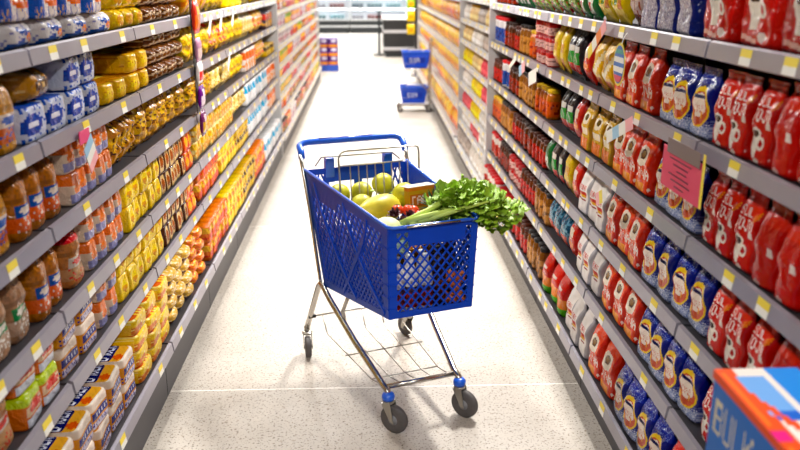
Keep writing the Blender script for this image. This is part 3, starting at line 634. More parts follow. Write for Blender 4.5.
# level 0 (top)
for a in [(0, 1.45, 2.34, 'redstripe', 1, 1.0), (0, 2.40, 2.86, 'greyoval'), (0, 2.88, 3.04, 'pinkgrey'), (0, 3.06, 3.42, 'yellowgr'), (0, 3.46, 3.72, 'greenpk'), (0, 3.75, 4.85, 'salad'), (0, 4.9, 5.4, 'greenpk'), (0, 5.4, 6.1, 'jar_brown'),
          (1, 1.22, 1.62, 'brownpk'), (1, 1.64, 1.84, 'redplain'), (1, 1.85, 2.19, 'redcup'), (1, 2.22, 2.62, 'blue'), (1, 2.66, 3.11, 'orange'), (1, 3.13, 3.45, 'goldbig'), (1, 3.47, 3.62, 'redpk'), (1, 3.65, 3.9, 'blackpk'), (1, 3.92, 4.2, 'yellowpk'), (1, 4.24, 4.66, 'can_red', 3, 1.02), (1, 4.68, 4.86, 'jar_gold'), (1, 4.88, 5.15, 'jar_tan'), (1, 5.16, 5.36, 'jar_red'), (1, 5.37, 5.7, 'jar_brown'), (1, 5.72, 6.15, 'jar_blue'),
          (2, 1.25, 1.5, 'silverpk'), (2, 1.52, 1.86, 'redplain'), (2, 1.87, 2.2, 'redcup'), (2, 2.22, 2.6, 'blue'), (2, 2.64, 3.08, 'orange'), (2, 3.1, 3.54, 'gold'), (2, 3.56, 3.7, 'redpk'), (2, 3.74, 3.98, 'blackpk'), (2, 4.26, 4.6, 'jar_gold'), (2, 4.62, 5.1, 'jar_tan'), (2, 5.12, 5.5, 'jar_brown'), (2, 5.52, 5.75, 'jar_blue'), (2, 5.77, 6.15, 'jar_red'),
          (3, 1.3, 1.72, 'redplain'), (3, 1.74, 2.07, 'redcup'), (3, 2.1, 2.62, 'blue'), (3, 2.65, 3.08, 'orange'), (3, 3.1, 3.5, 'white'), (3, 3.52, 3.66, 'redpk'), (3, 3.68, 3.82, 'yellowpk'), (3, 3.84, 4.08, 'blackpk'), (3, 4.1, 4.24, 'greenpk'), (3, 4.26, 4.6, 'jar_red'), (3, 4.62, 5.0, 'jar_brown'), (3, 5.02, 5.3, 'jar_red'), (3, 5.32, 5.75, 'jar_tan'), (3, 5.77, 6.15, 'jar_gold'),
          (4, 1.4, 1.6, 'redplain'), (4, 1.62, 2.06, 'redcup'), (4, 2.1, 2.6, 'blue'), (4, 2.64, 3.08, 'orange'), (4, 3.1, 3.52, 'white'), (4, 3.54, 3.68, 'redpk'), (4, 3.7, 4.1, 'tealpk'), (4, 4.12, 4.5, 'jar_tan'), (4, 4.52, 4.9, 'jar_red'), (4, 4.92, 5.35, 'can_red', 2), (4, 5.37, 5.75, 'jar_brown'), (4, 5.77, 6.15, 'tin_white'),
          (5, 1.6, 2.14, 'redcup'), (5, 2.17, 2.67, 'blue'), (5, 2.7, 3.02, 'orange'), (5, 3.06, 3.46, 'white'), (5, 3.5, 3.96, 'orangegr'), (5, 4.0, 4.4, 'jar_tan'), (5, 4.42, 4.9, 'jar_red'), (5, 4.92, 5.5, 'can_red', 2), (5, 5.52, 6.15, 'tin_white')]:
    lvl, ya, yb, key = a[:4]; stock(1, N, ZR, lvl, ya, yb, key, *(a[4:] or (1,)))
# left, nearest section
for a in [(0, 1.7, 3.05, 'tostas_s', 1), (0, 3.07, 3.5, 'yel_s', 2), (0, 3.52, 4.14, 'brn_s', 3),
          (1, 1.75, 2.15, 'loaf_white'), (1, 2.17, 2.49, 'bluewhite'), (1, 2.5, 2.83, 'bluewhite', 2), (1, 2.86, 3.18, 'yellow_lie'), (1, 3.2, 3.5, 'yellow_lie', 2), (1, 3.54, 4.14, 'brn_s', 3),
          (2, 1.65, 1.9, 'loaf_brown'), (2, 1.92, 2.05, 'loaf_white'), (2, 2.07, 2.4, 'loaf_orange'), (2, 2.44, 2.88, 'toast_orange', 2), (2, 2.9, 3.24, 'rolls_dk'), (2, 3.26, 4.14, 'rolls'),
          (3, 1.55, 1.68, 'loaf_red'), (3, 1.7, 2.1, 'loaf_green'), (3, 2.12, 2.34, 'loaf_orange'), (3, 2.36, 2.52, 'loaf_red'), (3, 2.54, 2.94, 'toast_orange', 2), (3, 2.96, 3.5, 'yel_m', 2), (3, 3.52, 3.97, 'brn_m', 2), (3, 3.98, 4.15, 'org_m', 2),
          (4, 1.5, 1.63, 'loaf_purple'), (4, 1.65, 1.9, 'loaf_red'), (4, 1.92, 2.18, 'toast_green', 2), (4, 2.2, 2.55, 'toast_navy', 2), (4, 2.57, 2.8, 'toast_orange', 2), (4, 2.82, 3.45, 'yel_m', 2), (4, 3.47, 3.95, 'brn_m', 2), (4, 3.96, 4.15, 'org_m', 2),
          (5, 1.45, 1.82, 'loaf_blue'), (5, 1.84, 2.78, 'toast_navy', 2), (5, 2.82, 3.34, 'yelflat', 4), (5, 3.36, 3.82, 'crmflat', 4), (5, 3.84, 4.15, 'orgflat', 4)]:
    lvl, ya, yb, key = a[:4]; stock(-1, N, ZL, lvl, ya, yb, key, *(a[4:] or (1,)))
# the second layer of rusk packs on the top left shelf: lie on the slim ones
def stack_on(sgn, Z, lvl, y0, y1, key, under, where):
    z0 = PROD[under]['H']+.003; Zt = [z for z in Z]; Zt[lvl] += z0
    stock(sgn, N, Zt, lvl, y0, y1, key)
stack_on(-1, ZL, 0, 1.7, 2.12, 'tostas_c', 'tostas_s', '')
stack_on(-1, ZL, 1, 2.17, 2.49, 'tanbun', 'bluewhite', '')
stack_on(-1, ZL, 0, 2.14, 2.98, 'tostas_b', 'tostas_s', '')
# left, middle section 4.2 - 8.2
MID = [['f_tallyel', 'pasta', 'f_yellow', 'pasta_p', 'f_tallyel', 'pasta_r'], ['pasta', 'pasta_r', 'pasta', 'pasta_p', 'pasta_r', 'b_dark'], ['rolls', 'pasta_p', 'pasta', 'f_whitered', 'pasta_r', 'f_olive'],
       ['f_cream2', 'f_cream2', 'pasta_p', 'f_white', 'f_white', 'f_whitered'], ['f_orange2', 'f_yellow2', 'f_olive2', 'f_white', 'f_white', 'f_whitered'], ['f_orange3', 'f_yellow3', 'f_olive3', 'f_orange2', 'f_white', 'f_white']]
for lvl, keys in enumerate(MID):
    n = len(keys); Y = [4.24+(8.12-4.24)*i/n for i in range(n+1)]
    for i, k in enumerate(keys):
        lay = 1
        if k[-1] in '23' and k[:-1] in PROD:
            lay = int(k[-1]) if lvl == 5 else (2 if k[-1] == '2' else 2); k = k[:-1]
        if lvl == 5 and lay == 3: lay = 2
        g = 1.03
        stock(-1, 'mid', ZL, lvl, Y[i]+.01, Y[i+1]-.01, k, lay, g)
# left, far section 8.2 - 15.2 (cartons)
rr = random.Random(11)
far_l = ['b_red', 'b_orange', 'b_yellow', 'b_dark', 'b_dark', 'b_yellow', 'b_white', 'b_orange', 'b_red', 'b_pink', 'b_green', 'b_white', 'b_orange']
for k in [x for x in PROD if x.startswith('b_')]: PROD[k+'_s'] = dict(PROD[k], fn=None, proto=None)
def lowcarton(k):
    base = PROD[k]; cols = {'b_red': [(206, 56, 40), (236, 180, 120), (226, 210, 200)], 'b_orange': [(236, 116, 30), (246, 190, 70), (210, 60, 30)], 'b_yellow': [(236, 206, 50), (120, 170, 60), (240, 160, 40)], 'b_dark': [(60, 46, 50), (200, 60, 50), (226, 180, 120)],
                            'b_pink': [(226, 120, 130), (240, 210, 206), (200, 60, 70)], 'b_white': [(234, 228, 224), (200, 196, 206), (180, 120, 140)], 'b_green': [(130, 176, 60), (236, 216, 80), (226, 110, 60)]}[k]
    far(k+'_s', 'food_carton', .2, .1, .125, 'food carton', 'low '+base['look'], cols, rings=BOXR, n=9)
for k in list({x for x in far_l}): lowcarton(k)
for lvl in range(len(ZL3)):
    y = 8.24
    while y < 15.0:
        w = rr.choice([.45, .6, .75, .9]); k = rr.choice(far_l)+'_s'
        y2 = min(y+w, 15.12)
        if y2-y > .3: stock(-1, 'far', ZL3, lvl, y, y2-.02, k, 1, 1.04)
        y = y2
# right, middle section 6.2 - 8.2 (pale bottles and cartons)
mid_r = [['bt_cream', 'bt_grey', 'b_white'], ['bt_cream', 'bt_grey', 'bt_cream', 'bt_white'], ['bt_grey', 'bt_white', 'bt_cream'], ['bt_pink', 'bt_cream', 'bt_yel'], ['bt_pink', 'bt_yel', 'bt_white'], ['bt_white', 'bt_yel', 'bt_pink'], ['bt_white', 'bt_pink', 'bt_white'], ['bt_white', 'bt_grey']]
for lvl, keys in enumerate(mid_r):
    n = len(keys)
    for i, k in enumerate(keys):
        stock(1, 'mid', ZR2, lvl, 6.24+1.92*i/n, 6.24+1.92*(i+1)/n-.02, k, 1, 1.12)
# right, far section 8.2 - 15.2 (yellow and orange bags)
for lvl in range(len(ZR3)):
    y = 8.24; i = lvl
    while y < 15.0:
        w = rr.choice([.55, .75, .95]); k = rr.choice(['t_yellow', 't_orange', 't_amber', 't_yellow'] if lvl > 1 else ['t_amber', 't_orange', 't_amber', 't_yellow'])
        y2 = min(y+w, 15.12)
        if y2-y > .25: stock(1, 'far', ZR3, lvl, y, y2-.02, k, 1, 1.06)
        y = y2
for k, p in PROD.items():
    o = p.get('proto')
    if o is not None and o.get('_free'):
        for ch in KIDS(o): bpy.data.objects.remove(ch)
        bpy.data.objects.remove(o)
LP = 42; WS = .06; FST = 2.3; EXPO = 0.14
def area(name, loc, sx, sy, power, col=(1, .965, .91)):
    l = bpy.data.lights.new(name, 'AREA'); l.shape = 'RECTANGLE'; l.size = sx; l.size_y = sy; l.energy = power; l.color = col
    o = bpy.data.objects.new(name, l); COL.objects.link(o); o.location = loc; return o

# ------------------------------------------------------------------ signs and hanging things on the shelves
def flat_card(name, pts, th, m, parent=None, mi=0):
    """thin card with real thickness through four or more coplanar points"""
    p = [Vector(q) for q in pts]; n = (p[1]-p[0]).cross(p[2]-p[1]).normalized()*th; k = len(p); b = MB()
    b.add([q for q in p]+[q+n for q in p], [tuple(range(k))[::-1], tuple(range(k, 2*k))]+[(i, (i+1) % k, k+(i+1) % k, k+i) for i in range(k)])
    return link(name, b.mesh(name, m), parent)
def card_yz(name, x, y0, y1, z0, z1, m, parent=None, th=.0015, roll=0., sgn=1):
    """card facing the aisle, in the plane x; roll turns it in that plane"""
    cy, cz = (y0+y1)/2, (z0+z1)/2
    pts = []
    for (dy, dz) in ((y0-cy, z0-cz), (y1-cy, z0-cz), (y1-cy, z1-cz), (y0-cy, z1-cz)):
        pts.append((x, cy+dy*math.cos(roll)-dz*math.sin(roll), cz+dy*math.sin(roll)+dz*math.cos(roll)))
    return flat_card(name, pts, th, m, parent)
# pink notice
sg = empty('notice_sign', (.905, 2.2, 1.23)); tag(sg, 'pink paper notice clipped to the second right price rail', 'sign')
def local(o): 
    return o
def rel(o, par): o.matrix_parent_inverse = Matrix.Translation(-par.location); return o
rel(card_yz('paper', .888, 2.05, 2.34, 1.168, 1.29, M['pink'], sg, roll=0), sg)
rel(card_yz('clip_holder', .8835, 2.06, 2.30, 1.275, 1.318, M['greyclip'], sg), sg)
rel(card_yz('yellow_edge', .8865, 2.034, 2.048, 1.17, 1.318, M['tag_y'], sg), sg)
ln = MB()
for i, (a, c) in enumerate([(.06, .22), (.09, .2), (.12, .19), (.06, .21), (.08, .22), (.11, .18)]):
    zz = 1.262-.0155*i; ln.box(.8862, .8868, 2.36-c-.02, 2.36-a-.02, zz-.0018, zz+.0018)
rel(part('lettering', ln, M['ink'], sg), sg)
# oval wobbler in front of the orange bags
def wobbler(name, x, y, z, ry, rz, stripes, label, tilt=0., rim=None):
    root = empty(name, (x, y, z)); tag(root, label, 'sign')
    def disc(pn, s, m, dx, z0=-1, z1=1):
        b = MB(); n = 28; pts = []
        for k in range(n):
            c, q = math.cos(2*PI*k/n)*ry*s, math.sin(2*PI*k/n)*rz*s
            q = max(z0*rz, min(z1*rz, q)); pts.append((c, q))
        pts = [(c*math.cos(tilt)-q*math.sin(tilt), c*math.sin(tilt)+q*math.cos(tilt)) for c, q in pts]
        sg_ = 1 if x > 0 else -1
        b.add([(-sg_*dx, c, q) for c, q in pts]+[(-sg_*(dx-.001), c, q) for c, q in pts], [tuple(range(n)), tuple(range(n, 2*n))[::-1]]+[(i, n+i, n+(i+1) % n, (i+1) % n) for i in range(n)])
        part(pn, b, m, root)
    disc('card_disc', 1, rim or M['tag_y'], .001)
    for i, (m, s, z0, z1) in enumerate(stripes): disc('printed_band', s, m, .0022+i*.0003, z0, z1)
    b = MB(); b.tube([(0.002, 0, rz*.9), (.01, 0, rz*1.25), (.02, 0, rz*1.45)], .0015, 5); part('stem', b, M['tag_w'], root)
    return root
mb_ = mat('wobbler_blue', (40, 110, 190), .4); mr_ = mat('wobbler_red', (210, 50, 90), .4); mg_ = mat('wobbler_teal', (60, 160, 150), .4)
wobbler('shelf_wobbler', .885, 2.83, 1.475, .066, .075, [(mb_, .88, -1, 1), (M['tag_w'], .86, .1, .35), (mg_, .86, .5, .7), (M['tag_w'], .86, -.35, -.1), (mr_, .86, -.8, -.5)], 'oval blue striped shelf wobbler hanging over the orange coffee bags')
def strip(name, p0, p1, w, th, mats3, label, x, cat='shelf card', roll=None):
    """a slanting promotional card: p0, p1 = (y, z) ends"""
    root = empty(name, (x, (p0[0]+p1[0])/2, (p0[1]+p1[1])/2)); tag(root, label, cat)
    a = Vector((0, p0[0]-root.location.y, p0[1]-root.location.z)); c = Vector((0, p1[0]-root.location.y, p1[1]-root.location.z)); n = len(mats3)
    for i, m in enumerate(mats3):
        b = MB(); b.bar(a.lerp(c, i/n), a.lerp(c, (i+1)/n), w, th, (1, 0, 0)); part('card_panel', b, m, root)
    return root
lb = mat('card_light_blue', (150, 196, 226), .5); pk = mat('card_pale_pink', (244, 170, 176), .5); og = mat('card_orange', (238, 130, 50), .5)
strip('promotion_card', (2.96, 1.19), (2.68, 1.295), .045, .002, [M['tag_w'], lb, M['tag_w'], pk], 'slanted pale blue and pink card over the third shelf orange bags', .9)
strip('promotion_card', (3.3, 1.47), (3.08, 1.60), .045, .002, [M['tag_y'], M['tag_w'], og, pk], 'slanted orange and white card hanging over the golden bags', .9)
strip('promotion_card', (3.02, .93), (2.9, .985), .05, .002, [pk, M['tag_y'], M['tag_w']], 'small yellow and pink card over the fourth shelf orange bags', .895)
strip('price_sheet', (4.55, 1.22), (4.35, 1.27), .075, .002, [M['tag_w']], 'square white price sheet hanging under the second right price rail', .91)
strip('price_sheet', (4.86, 1.23), (4.7, 1.28), .06, .002, [lb, pk], 'small pale price sheet beside the square white one', .912)
strip('price_sheet', (5.2, 1.22), (4.98, 1.30), .03, .002, [M['tag_w']], 'slanted narrow white strip beneath the jars of the second shelf', .91)
for y, z, t in ((4.75, 1.565, 'slanted white strip nearest the clip strip under the top left rail'), (5.1, 1.565, 'middle slanted white strip under the top left rail'), (5.55, 1.57, 'farthest slanted white strip under the top left rail'), (5.3, 1.31, 'slanted white strip under the second left price rail')):
    strip('price_strip', (y, z), (y-.1, z-.1), .035, .002, [M['tag_w']], t, -.89)
# pink and white card on the left toast packs
strip('promotion_card', (2.5, 1.315), (2.5, 1.275), .09, .002, [mat('card_hot_pink', (232, 60, 120), .5)], 'hot pink card clipped over the third left shelf', -.885)
strip('promotion_card', (2.515, 1.274), (2.56, 1.19), .085, .002, [lb, M['tag_w'], pk], 'pale blue and white card hanging under the pink card', -.883)
# clip strip with hanging snacks on the left
cs = empty('clip_strip', (-.885, 4.2, 1.0)); tag(cs, 'dark hanging clip strip between the left shelving bays', 'display strip')
b = MB(); b.box(-.002, .002, -.03, .03, .1, .9); part('strip_band', b, M['black'], cs)
b = MB()
for k in range(6): b.tube([(.002, 0, .8-.12*k), (.009, 0, .81-.12*k)], .002, 5)
part('hook', b, M['wire'], cs)
def hangbag(y, z, w, h, cols, label, x=-.865, tilt=0.):
    cv = CV(10, 12, cols[0]); cv.rect(.1, .15, .9, .55, cols[1]); cv.ell(.5, .7, .25, .12, cols[2])
    o = link('snack_packet', loft(w, .03, h, PILLOW, cv, None, 2.6, .004).mesh('snack_packet', M['film'], True)); o.location = (x, y, z); o.rotation_euler = (tilt, 0, PI/2 if x < 0 else -PI/2)
    tag(o, label, 'snack packet', 'snack packets on hanging strips'); return o
hangbag(4.2, 1.68, .13, .14, [(40, 70, 160), (226, 226, 230), (30, 40, 110)], 'blue and white snack packet at the top of the clip strip')
hangbag(4.2, 1.5, .14, .16, [(214, 50, 30), (236, 110, 40), (240, 170, 60)], 'red and orange snack packet on the clip strip')
hangbag(4.2, 1.36, .12, .12, [(190, 150, 170), (226, 200, 200), (180, 130, 150)], 'pale lilac snack packet on the clip strip')
hangbag(4.2, 1.25, .12, .11, [(232, 226, 226), (206, 60, 60), (236, 236, 236)], 'white snack packet with red badge on the clip strip')
hangbag(4.2, 1.12, .12, .12, [(120, 70, 140), (226, 210, 220), (230, 226, 230)], 'purple and white snack packet above the lowest one')
hangbag(4.2, .98, .12, .13, [(110, 60, 100), (206, 160, 60), (210, 190, 200)], 'purple snack packet at the bottom of the clip strip')

# ------------------------------------------------------------------ shopping trolley
CO = Vector((-.06, 3.689, 0)); CA = math.atan2(-.938, .346)
cart = empty('shopping_cart', CO, CA); tag(cart, 'blue plastic shopping cart full of groceries standing in the aisle', 'shopping cart')
CT = Matrix.Translation(CO) @ Matrix.Rotation(CA, 4, 'Z')
def q4(A, B, C, D):   # bilinear patch, A..B along u at bottom, D..C at top
    A, B, C, D = map(Vector, (A, B, C, D))
    return lambda u, v: (A*(1-u)+B*u)*(1-v)+(D*(1-u)+C*u)*v
RL, RRr, FL, FR = (0, -.25, .925), (0, .25, .925), (.87, -.185, .885), (.87, .185, .885)
bRL, bRR, bFL, bFR = (.15, -.215, .405), (.15, .215, .405), (.855, -.175, .515), (.855, .175, .515)
def lattice(b, f, nrm, du, k, w, th, u0=0, u1=1, v0=0, v1=1, mi=0):
    """two families of slanting bars across the patch region"""
    def clip(c, s):
        # line v = s*(u-c)
        pts = []
        for u in (u0, u1):
            v = s*(u-c)
            if v0-1e-9 <= v-0 <= v1+1e-9: pts.append((u, v))
        for v in (v0, v1):
            u = v/s+c
            if u0 <= u <= u1: pts.append((u, v))
        pts = sorted(set((round(a, 5), round(d, 5)) for a, d in pts))
        return (pts[0], pts[-1]) if len(pts) > 1 and pts[0] != pts[-1] else None
    c = u0-(v1)/k-1
    while c < u1+v1/k+1:
        for s, off in ((k, 0), (-k, .0022)):
            e = clip(c, s)
            if e and math.dist(*e) > .02:
                nn = Vector(nrm).normalized()*off; b.bar(f(*e[0])+nn, f(*e[1])+nn, w, th, nrm, mi=mi)
        c += du
def strip4(b, f, nrm, u0, u1, v0, v1, th):
    P_ = [f(u0, v0), f(u1, v0), f(u1, v1), f(u0, v1)]; n = Vector(nrm).normalized()*th/2
    b.add([p-n for p in P_]+[p+n for p in P_], [(3, 2, 1, 0), (4, 5, 6, 7), (0, 1, 5, 4), (1, 2, 6, 5), (2, 3, 7, 6), (3, 0, 4, 7)])
# side walls
for sy in (-1, 1):
    f = q4((bRL[0], sy*.215, .405), (bFL[0], sy*.175, .515), (.87, sy*.185, .885), (0, sy*.25, .925)); nr = (0, 1, 0); b = MB()
    strip4(b, f, nr, 0, 1, .90, 1.0, .006); strip4(b, f, nr, 0, 1, 0, .06, .008); strip4(b, f, nr, 0, .05, .05, .93, .008); strip4(b, f, nr, .94, 1, .05, .93, .008)
    strip4(b, f, nr, 0, .42, .80, .9, .005)
    lattice(b, f, nr, .05, 2.0, .0105, .006, .04, .95, .04, .93)
    for (ua, ub, kk) in ((.12, .55, 1), (.5, .95, 1), (.78, .35, 1)):      # sweeping moulded ribs
        pr = None
        for i in range(9):
            t = i/8; p = f(ua+(ub-ua)*t**1.6, .9*(1-t)+.04)+Vector((0, sy*.004, 0))
            if pr is not None: b.bar(pr, p, .016, .007, nr)
            pr = p
    for kz in range(6): strip4(b, f, nr, .93, 1.0, .1+.135*kz, .115+.135*kz, .014)
    part('side_wall', b, M['blue'], cart)
# front wall
f = q4((.855, -.175, .515), (.855, .175, .515), (.87, .185, .885), (.87, -.185, .885)); nr = (1, 0, 0); b = MB()
strip4(b, f, nr, 0, 1, 0, .065, .008); strip4(b, f, nr, 0, .085, .06, .96, .008); strip4(b, f, nr, .93, 1, .06, .96, .008)
strip4(b, f, nr, .22, .86, .79, .97, .010); strip4(b, f, nr, 0, 1, .94, 1.0, .008)
lattice(b, f, nr, .1, 1.15, .0062, .005, .08, .94, .05, .95)
for kz in range(6): strip4(b, f, nr, 0, .085, .1+.135*kz, .115+.135*kz, .014)
part('front_wall', b, M['blue'], cart)
# rear wall: flap with two openings
f = q4((.15, -.215, .405), (.15, .215, .405), (0, .25, .925), (0, -.25, .925)); nr = (1, 0, .28); b = MB()
strip4(b, f, nr, 0, 1, 0, .5, .005)
strip4(b, f, nr, .18, .82, .88, 1, .008); strip4(b, f, nr, 0, 1, .95, 1, .008); strip4(b, f, nr, 0, .04, .5, .95, .006); strip4(b, f, nr, .96, 1, .5, .95, .006)
strip4(b, f, nr, .17, .21, .5, .9, .006); strip4(b, f, nr, .79, .83, .5, .9, .006); strip4(b, f, nr, .46, .54, .5, .9, .006)
lattice(b, f, nr, .06, 3.0, .008, .005, .04, .18, .5, .95); lattice(b, f, nr, .06, 3.0, .008, .005, .82, .96, .5, .95)
part('rear_flap', b, M['blue'], cart)
b = MB()
f = q4((.15, -.215, .405), (.855, -.175, .515), (.855, .175, .515), (.15, .215, .405))
strip4(b, f, (0, 0, 1), 0, 1, 0, .04, .006); strip4(b, f, (0, 0, 1), 0, 1, .96, 1, .006); strip4(b, f, (0, 0, 1), 0, 1, .04, .96, .003)
part('basket_floor', b, M['blue'], cart)
# steel rim and blue lip
b = MB(); rim = [(0, -.255, .93), (.87, -.188, .89), (.885, -.17, .889), (.885, .17, .889), (.87, .188, .89), (0, .255, .93)]
b.tube(rim, .0065, 8); part('rim_tube', b, M['blue2'], cart, True)
b = MB(); b.tube([(.893, -.12, .889), (.893, .1, .889)], .004, 6); part('front_rim_rod', b, M['chrome'], cart, True)
# straps that carry the rear flap
for y in (-.135, .155):
    b = MB(); b.box(-.012, .016, y-.021, y+.021, .86, .965); b.box(-.018, .022, y-.018, y+.018, .957, .975); part('hinge_strap', b, M['blue2'], cart)
# handle
def arc(c, r, a0, a1, n, ax):
    return [tuple(Vector(c)+Vector(ax[0])*r*math.cos(a0+(a1-a0)*i/n)+Vector(ax[1])*r*math.sin(a0+(a1-a0)*i/n)) for i in range(n+1)]
hb = [(-.03, -.255, .975), (-.055, -.25, 1.0)]
hb += arc((-.08, -.2, 1.015), .05, PI, PI/2, 5, ((0, 1, 0), (-.5, 0, .35)))
hb += arc((-.08, .215, 1.015), .05, PI/2, 0, 5, ((0, 1, 0), (-.5, 0, .35)))
hb += [(-.055, .264, 1.0), (-.03, .262, .975)]
b = MB(); b.tube(hb, .0155, 12); part('handle_grip', b, M['blue2'], cart, True)
b = MB(); b.tube([(-.106, -.15, 1.0325), (-.106, .12, 1.0325)], .0162, 12); part('handle_sleeve', b, mat('navy_handle_sleeve', (10, 44, 130), .35), cart, True)
# frame tubes (one continuous bent tube per side: rear caster - up to corner - handle; corner - front caster)
for sy in (-1, 1):
    b = MB()
    b.tube([(-.03, sy*.262, .99), (.0, sy*.26, .93), (.05, sy*.248, .75), (.125, sy*.232, .44), (.135, sy*.23, .40)], .0085, 8); part('upright_tube', b, M['chrome'], cart, True)
    b = MB()
    b.tube([(.0, sy*.268, .14), (.03, sy*.262, .20), (.115, sy*.236, .395), (.135, sy*.231, .415), (.17, sy*.228, .405), (.24, sy*.222, .372), (.5, sy*.192, .265), (.68, sy*.17, .205), (.745, sy*.162, .18), (.79, sy*.16, .175), (.8, sy*.16, .15)], .0138, 10); part('chassis_tube', b, M['chrome'], cart, True)
    b = MB(); b.tube([(.42, sy*.19, .46), (.40, sy*.192, .43), (.36, sy*.2, .36), (.38, sy*.2, .318)], .009, 8); part('support_tube', b, M['chrome'], cart, True)
b = MB(); b.tube([(.76, -.162, .175), (.76, .162, .175)], .011, 10); part('cross_bar', b, M['chrome'], cart, True)
# wire under-rack
b = MB(); b.tube([(.04, -.235, .215), (.04, .235, .215)], .0045, 6)
for y in (-.2, -.1, 0, .1, .2):
    yf = y*.7; b.tube([(.04, y, .215), (.085, y*.98, .15), (.10, y*.97, .135), (.60, yf*1.1, .13), (.76, yf, .168)], .0028, 6)
b.tube([(.35, -.19, .135), (.35, .19, .135)], .003, 6); b.tube([(.6, -.155, .133), (.6, .155, .133)], .003, 6)
part('wire_rack', b, M['wire'], cart, True)
b = MB(); b.box(.03, .05, -.27, -.235, .208, .222); part('rack_stop', b, M['black'], cart)
# child seat grille
b = MB(); gx, gy = .15, .05
b.tube([(gx+.03, gy-.185, .72), (gx, gy-.187, 1.0), (gx-.002, gy-.175, 1.022), (gx-.004, gy-.155, 1.03), (gx-.004, gy+.178, 1.03), (gx-.002, gy+.198, 1.025), (gx, gy+.203, 1.005), (gx+.03, gy+.2, .72)], .0045, 7)
b.tube([(gx+.03, gy-.185, .722), (gx+.03, gy+.2, .722)], .0042, 6); b.tube([(gx+.006, gy-.185, .965), (gx+.006, gy+.12, .965), (gx+.004, gy+.13, .99)], .0036, 6)
for i in range(8):
    y = gy-.135+.04*i; b.tube([(gx+.03, y, .722), (gx+.006, y, .965)], .003, 6)
part('seat_grille', b, M['wire'], cart, True)
b = MB(); b.tube([(.0, -.2, .94), (.03, -.18, .985), (.08, -.15, .995), (.08, .1, .995), (.05, .16, .985), (.0, .22, .94)], .0035, 6); part('seat_loop', b, M['wire'], cart, True)
# casters
def caster(x, y, r, yaw, collar):
    root = empty('caster', (x, y, 0), yaw); root.parent = cart; w = .014
    T = Matrix.Translation((0, 0, r)) @ Matrix.Rotation(PI/2, 4, 'X')
    prof = [(r*.62, -w), (r*.9, -w), (r*.98, -w*.7), (r, -w*.2), (r, w*.2), (r*.98, w*.7), (r*.9, w), (r*.62, w)]
    b = MB(); b.lathe(prof, 32, T=T); part('wheel', b, M['rubber'], root, True)
    b = MB(); b.lathe([(r*.16, -w*1.35), (r*.2, -w*1.1), (r*.7, -w*.8), (r*.7, w*.8), (r*.2, w*1.1), (r*.16, w*1.35)], 28, T=T); part('hub', b, M['hub'], root, True)
    b = MB(); ox = .028
    for s in (-1, 1):
        y0 = s*(w+.006)
        b.add([(-.008, y0-.0015, r-.012), (.008, y0-.0015, r-.008), (ox+.022, y0-.0015, 2*r+.006), (ox-.02, y0-.0015, 2*r+.014), (-.008, y0+.0015, r-.012), (.008, y0+.0015, r-.008), (ox+.022, y0+.0015, 2*r+.006), (ox-.02, y0+.0015, 2*r+.014)],
              [(0, 1, 2, 3), (7, 6, 5, 4), (0, 4, 5, 1), (1, 5, 6, 2), (2, 6, 7, 3), (3, 7, 4, 0)])
    b.lathe([(.023, 2*r+.004), (.025, 2*r+.008), (.025, 2*r+.016), (.018, 2*r+.02)], 16, T=Matrix.Translation((ox, 0, 0)))
    b.tube([(0, -w-.009, r), (0, w+.009, r)], .005, 8)
    part('fork', b, M['fork'], root)
    if collar:
        b = MB(); b.lathe([(.018, 2*r+.018), (.026, 2*r+.021), (.027, 2*r+.036), (.022, 2*r+.046), (.014, 2*r+.05)], 18, T=Matrix.Translation((ox, 0, 0))); part('blue_collar', b, M['blue2'], root, True)
    else:
        b = MB(); b.lathe([(.014, 2*r+.018), (.014, 2*r+.045)], 12, T=Matrix.Translation((ox, 0, 0))); part('stem', b, M['fork'], root, True)
def cw(x, y, yaw, collar, r=.05):
    # place the wheel so that its swivel stem sits under the frame tube end
    caster(x-.028*math.cos(yaw), y-.028*math.sin(yaw), r, yaw, collar)
cw(.8, -.16, .62+PI, True, .061); cw(.8, .16, .55+PI, True, .061); cw(.0, -.268, PI-.2, False, .052); cw(.0, .268, .2, False, .052)

# ------------------------------------------------------------------ groceries in the trolley (all in trolley coordinates)
def put(o, x, y, z, rz=0., rx=0., ry=0.):
    o.matrix_world = CT @ Matrix.Translation((x, y, z)) @ Matrix.Rotation(rz, 4, 'Z') @ Matrix.Rotation(ry, 4, 'Y') @ Matrix.Rotation(rx, 4, 'X'); return o
def blob(name, rx, ry, rz, m, amp=.006, freq=14, seed=0, n=24, pr=None):
    b = MB(); P_ = []
    for i in range(n+1):
        t = PI*i/n; r = math.sin(t); z = -math.cos(t)
        if pr: r *= pr(z)
        P_.append((max(r, .002), z))
    b.lathe(P_, 26); b.v = [((x*rx)*(1+amp*20*noise.noise(Vector((x, y, z))*freq*.15+Vector((seed, 0, 0)))), y*ry*(1+amp*20*noise.noise(Vector((x, y, z))*freq*.15+Vector((0, seed, 0)))), z*rz) for x, y, z in b.v]
    return link(name, b.mesh(name, m, True))
def melon(x, y, z, r, lab, s, el=1.04, m='melon'):
    o = blob('melon', r, r, r*el, M[m], .003, 10, s); put(o, x, y, z, s, PI/2*.8, .3*s)
    st = MB(); st.tube([(0, 0, r*el*.98), (.004, 0, r*el+.018)], [.006, .004], 6); part('stem', st, M['stalk'], o); tag(o, lab, 'melon', 'melons in the cart'); return o
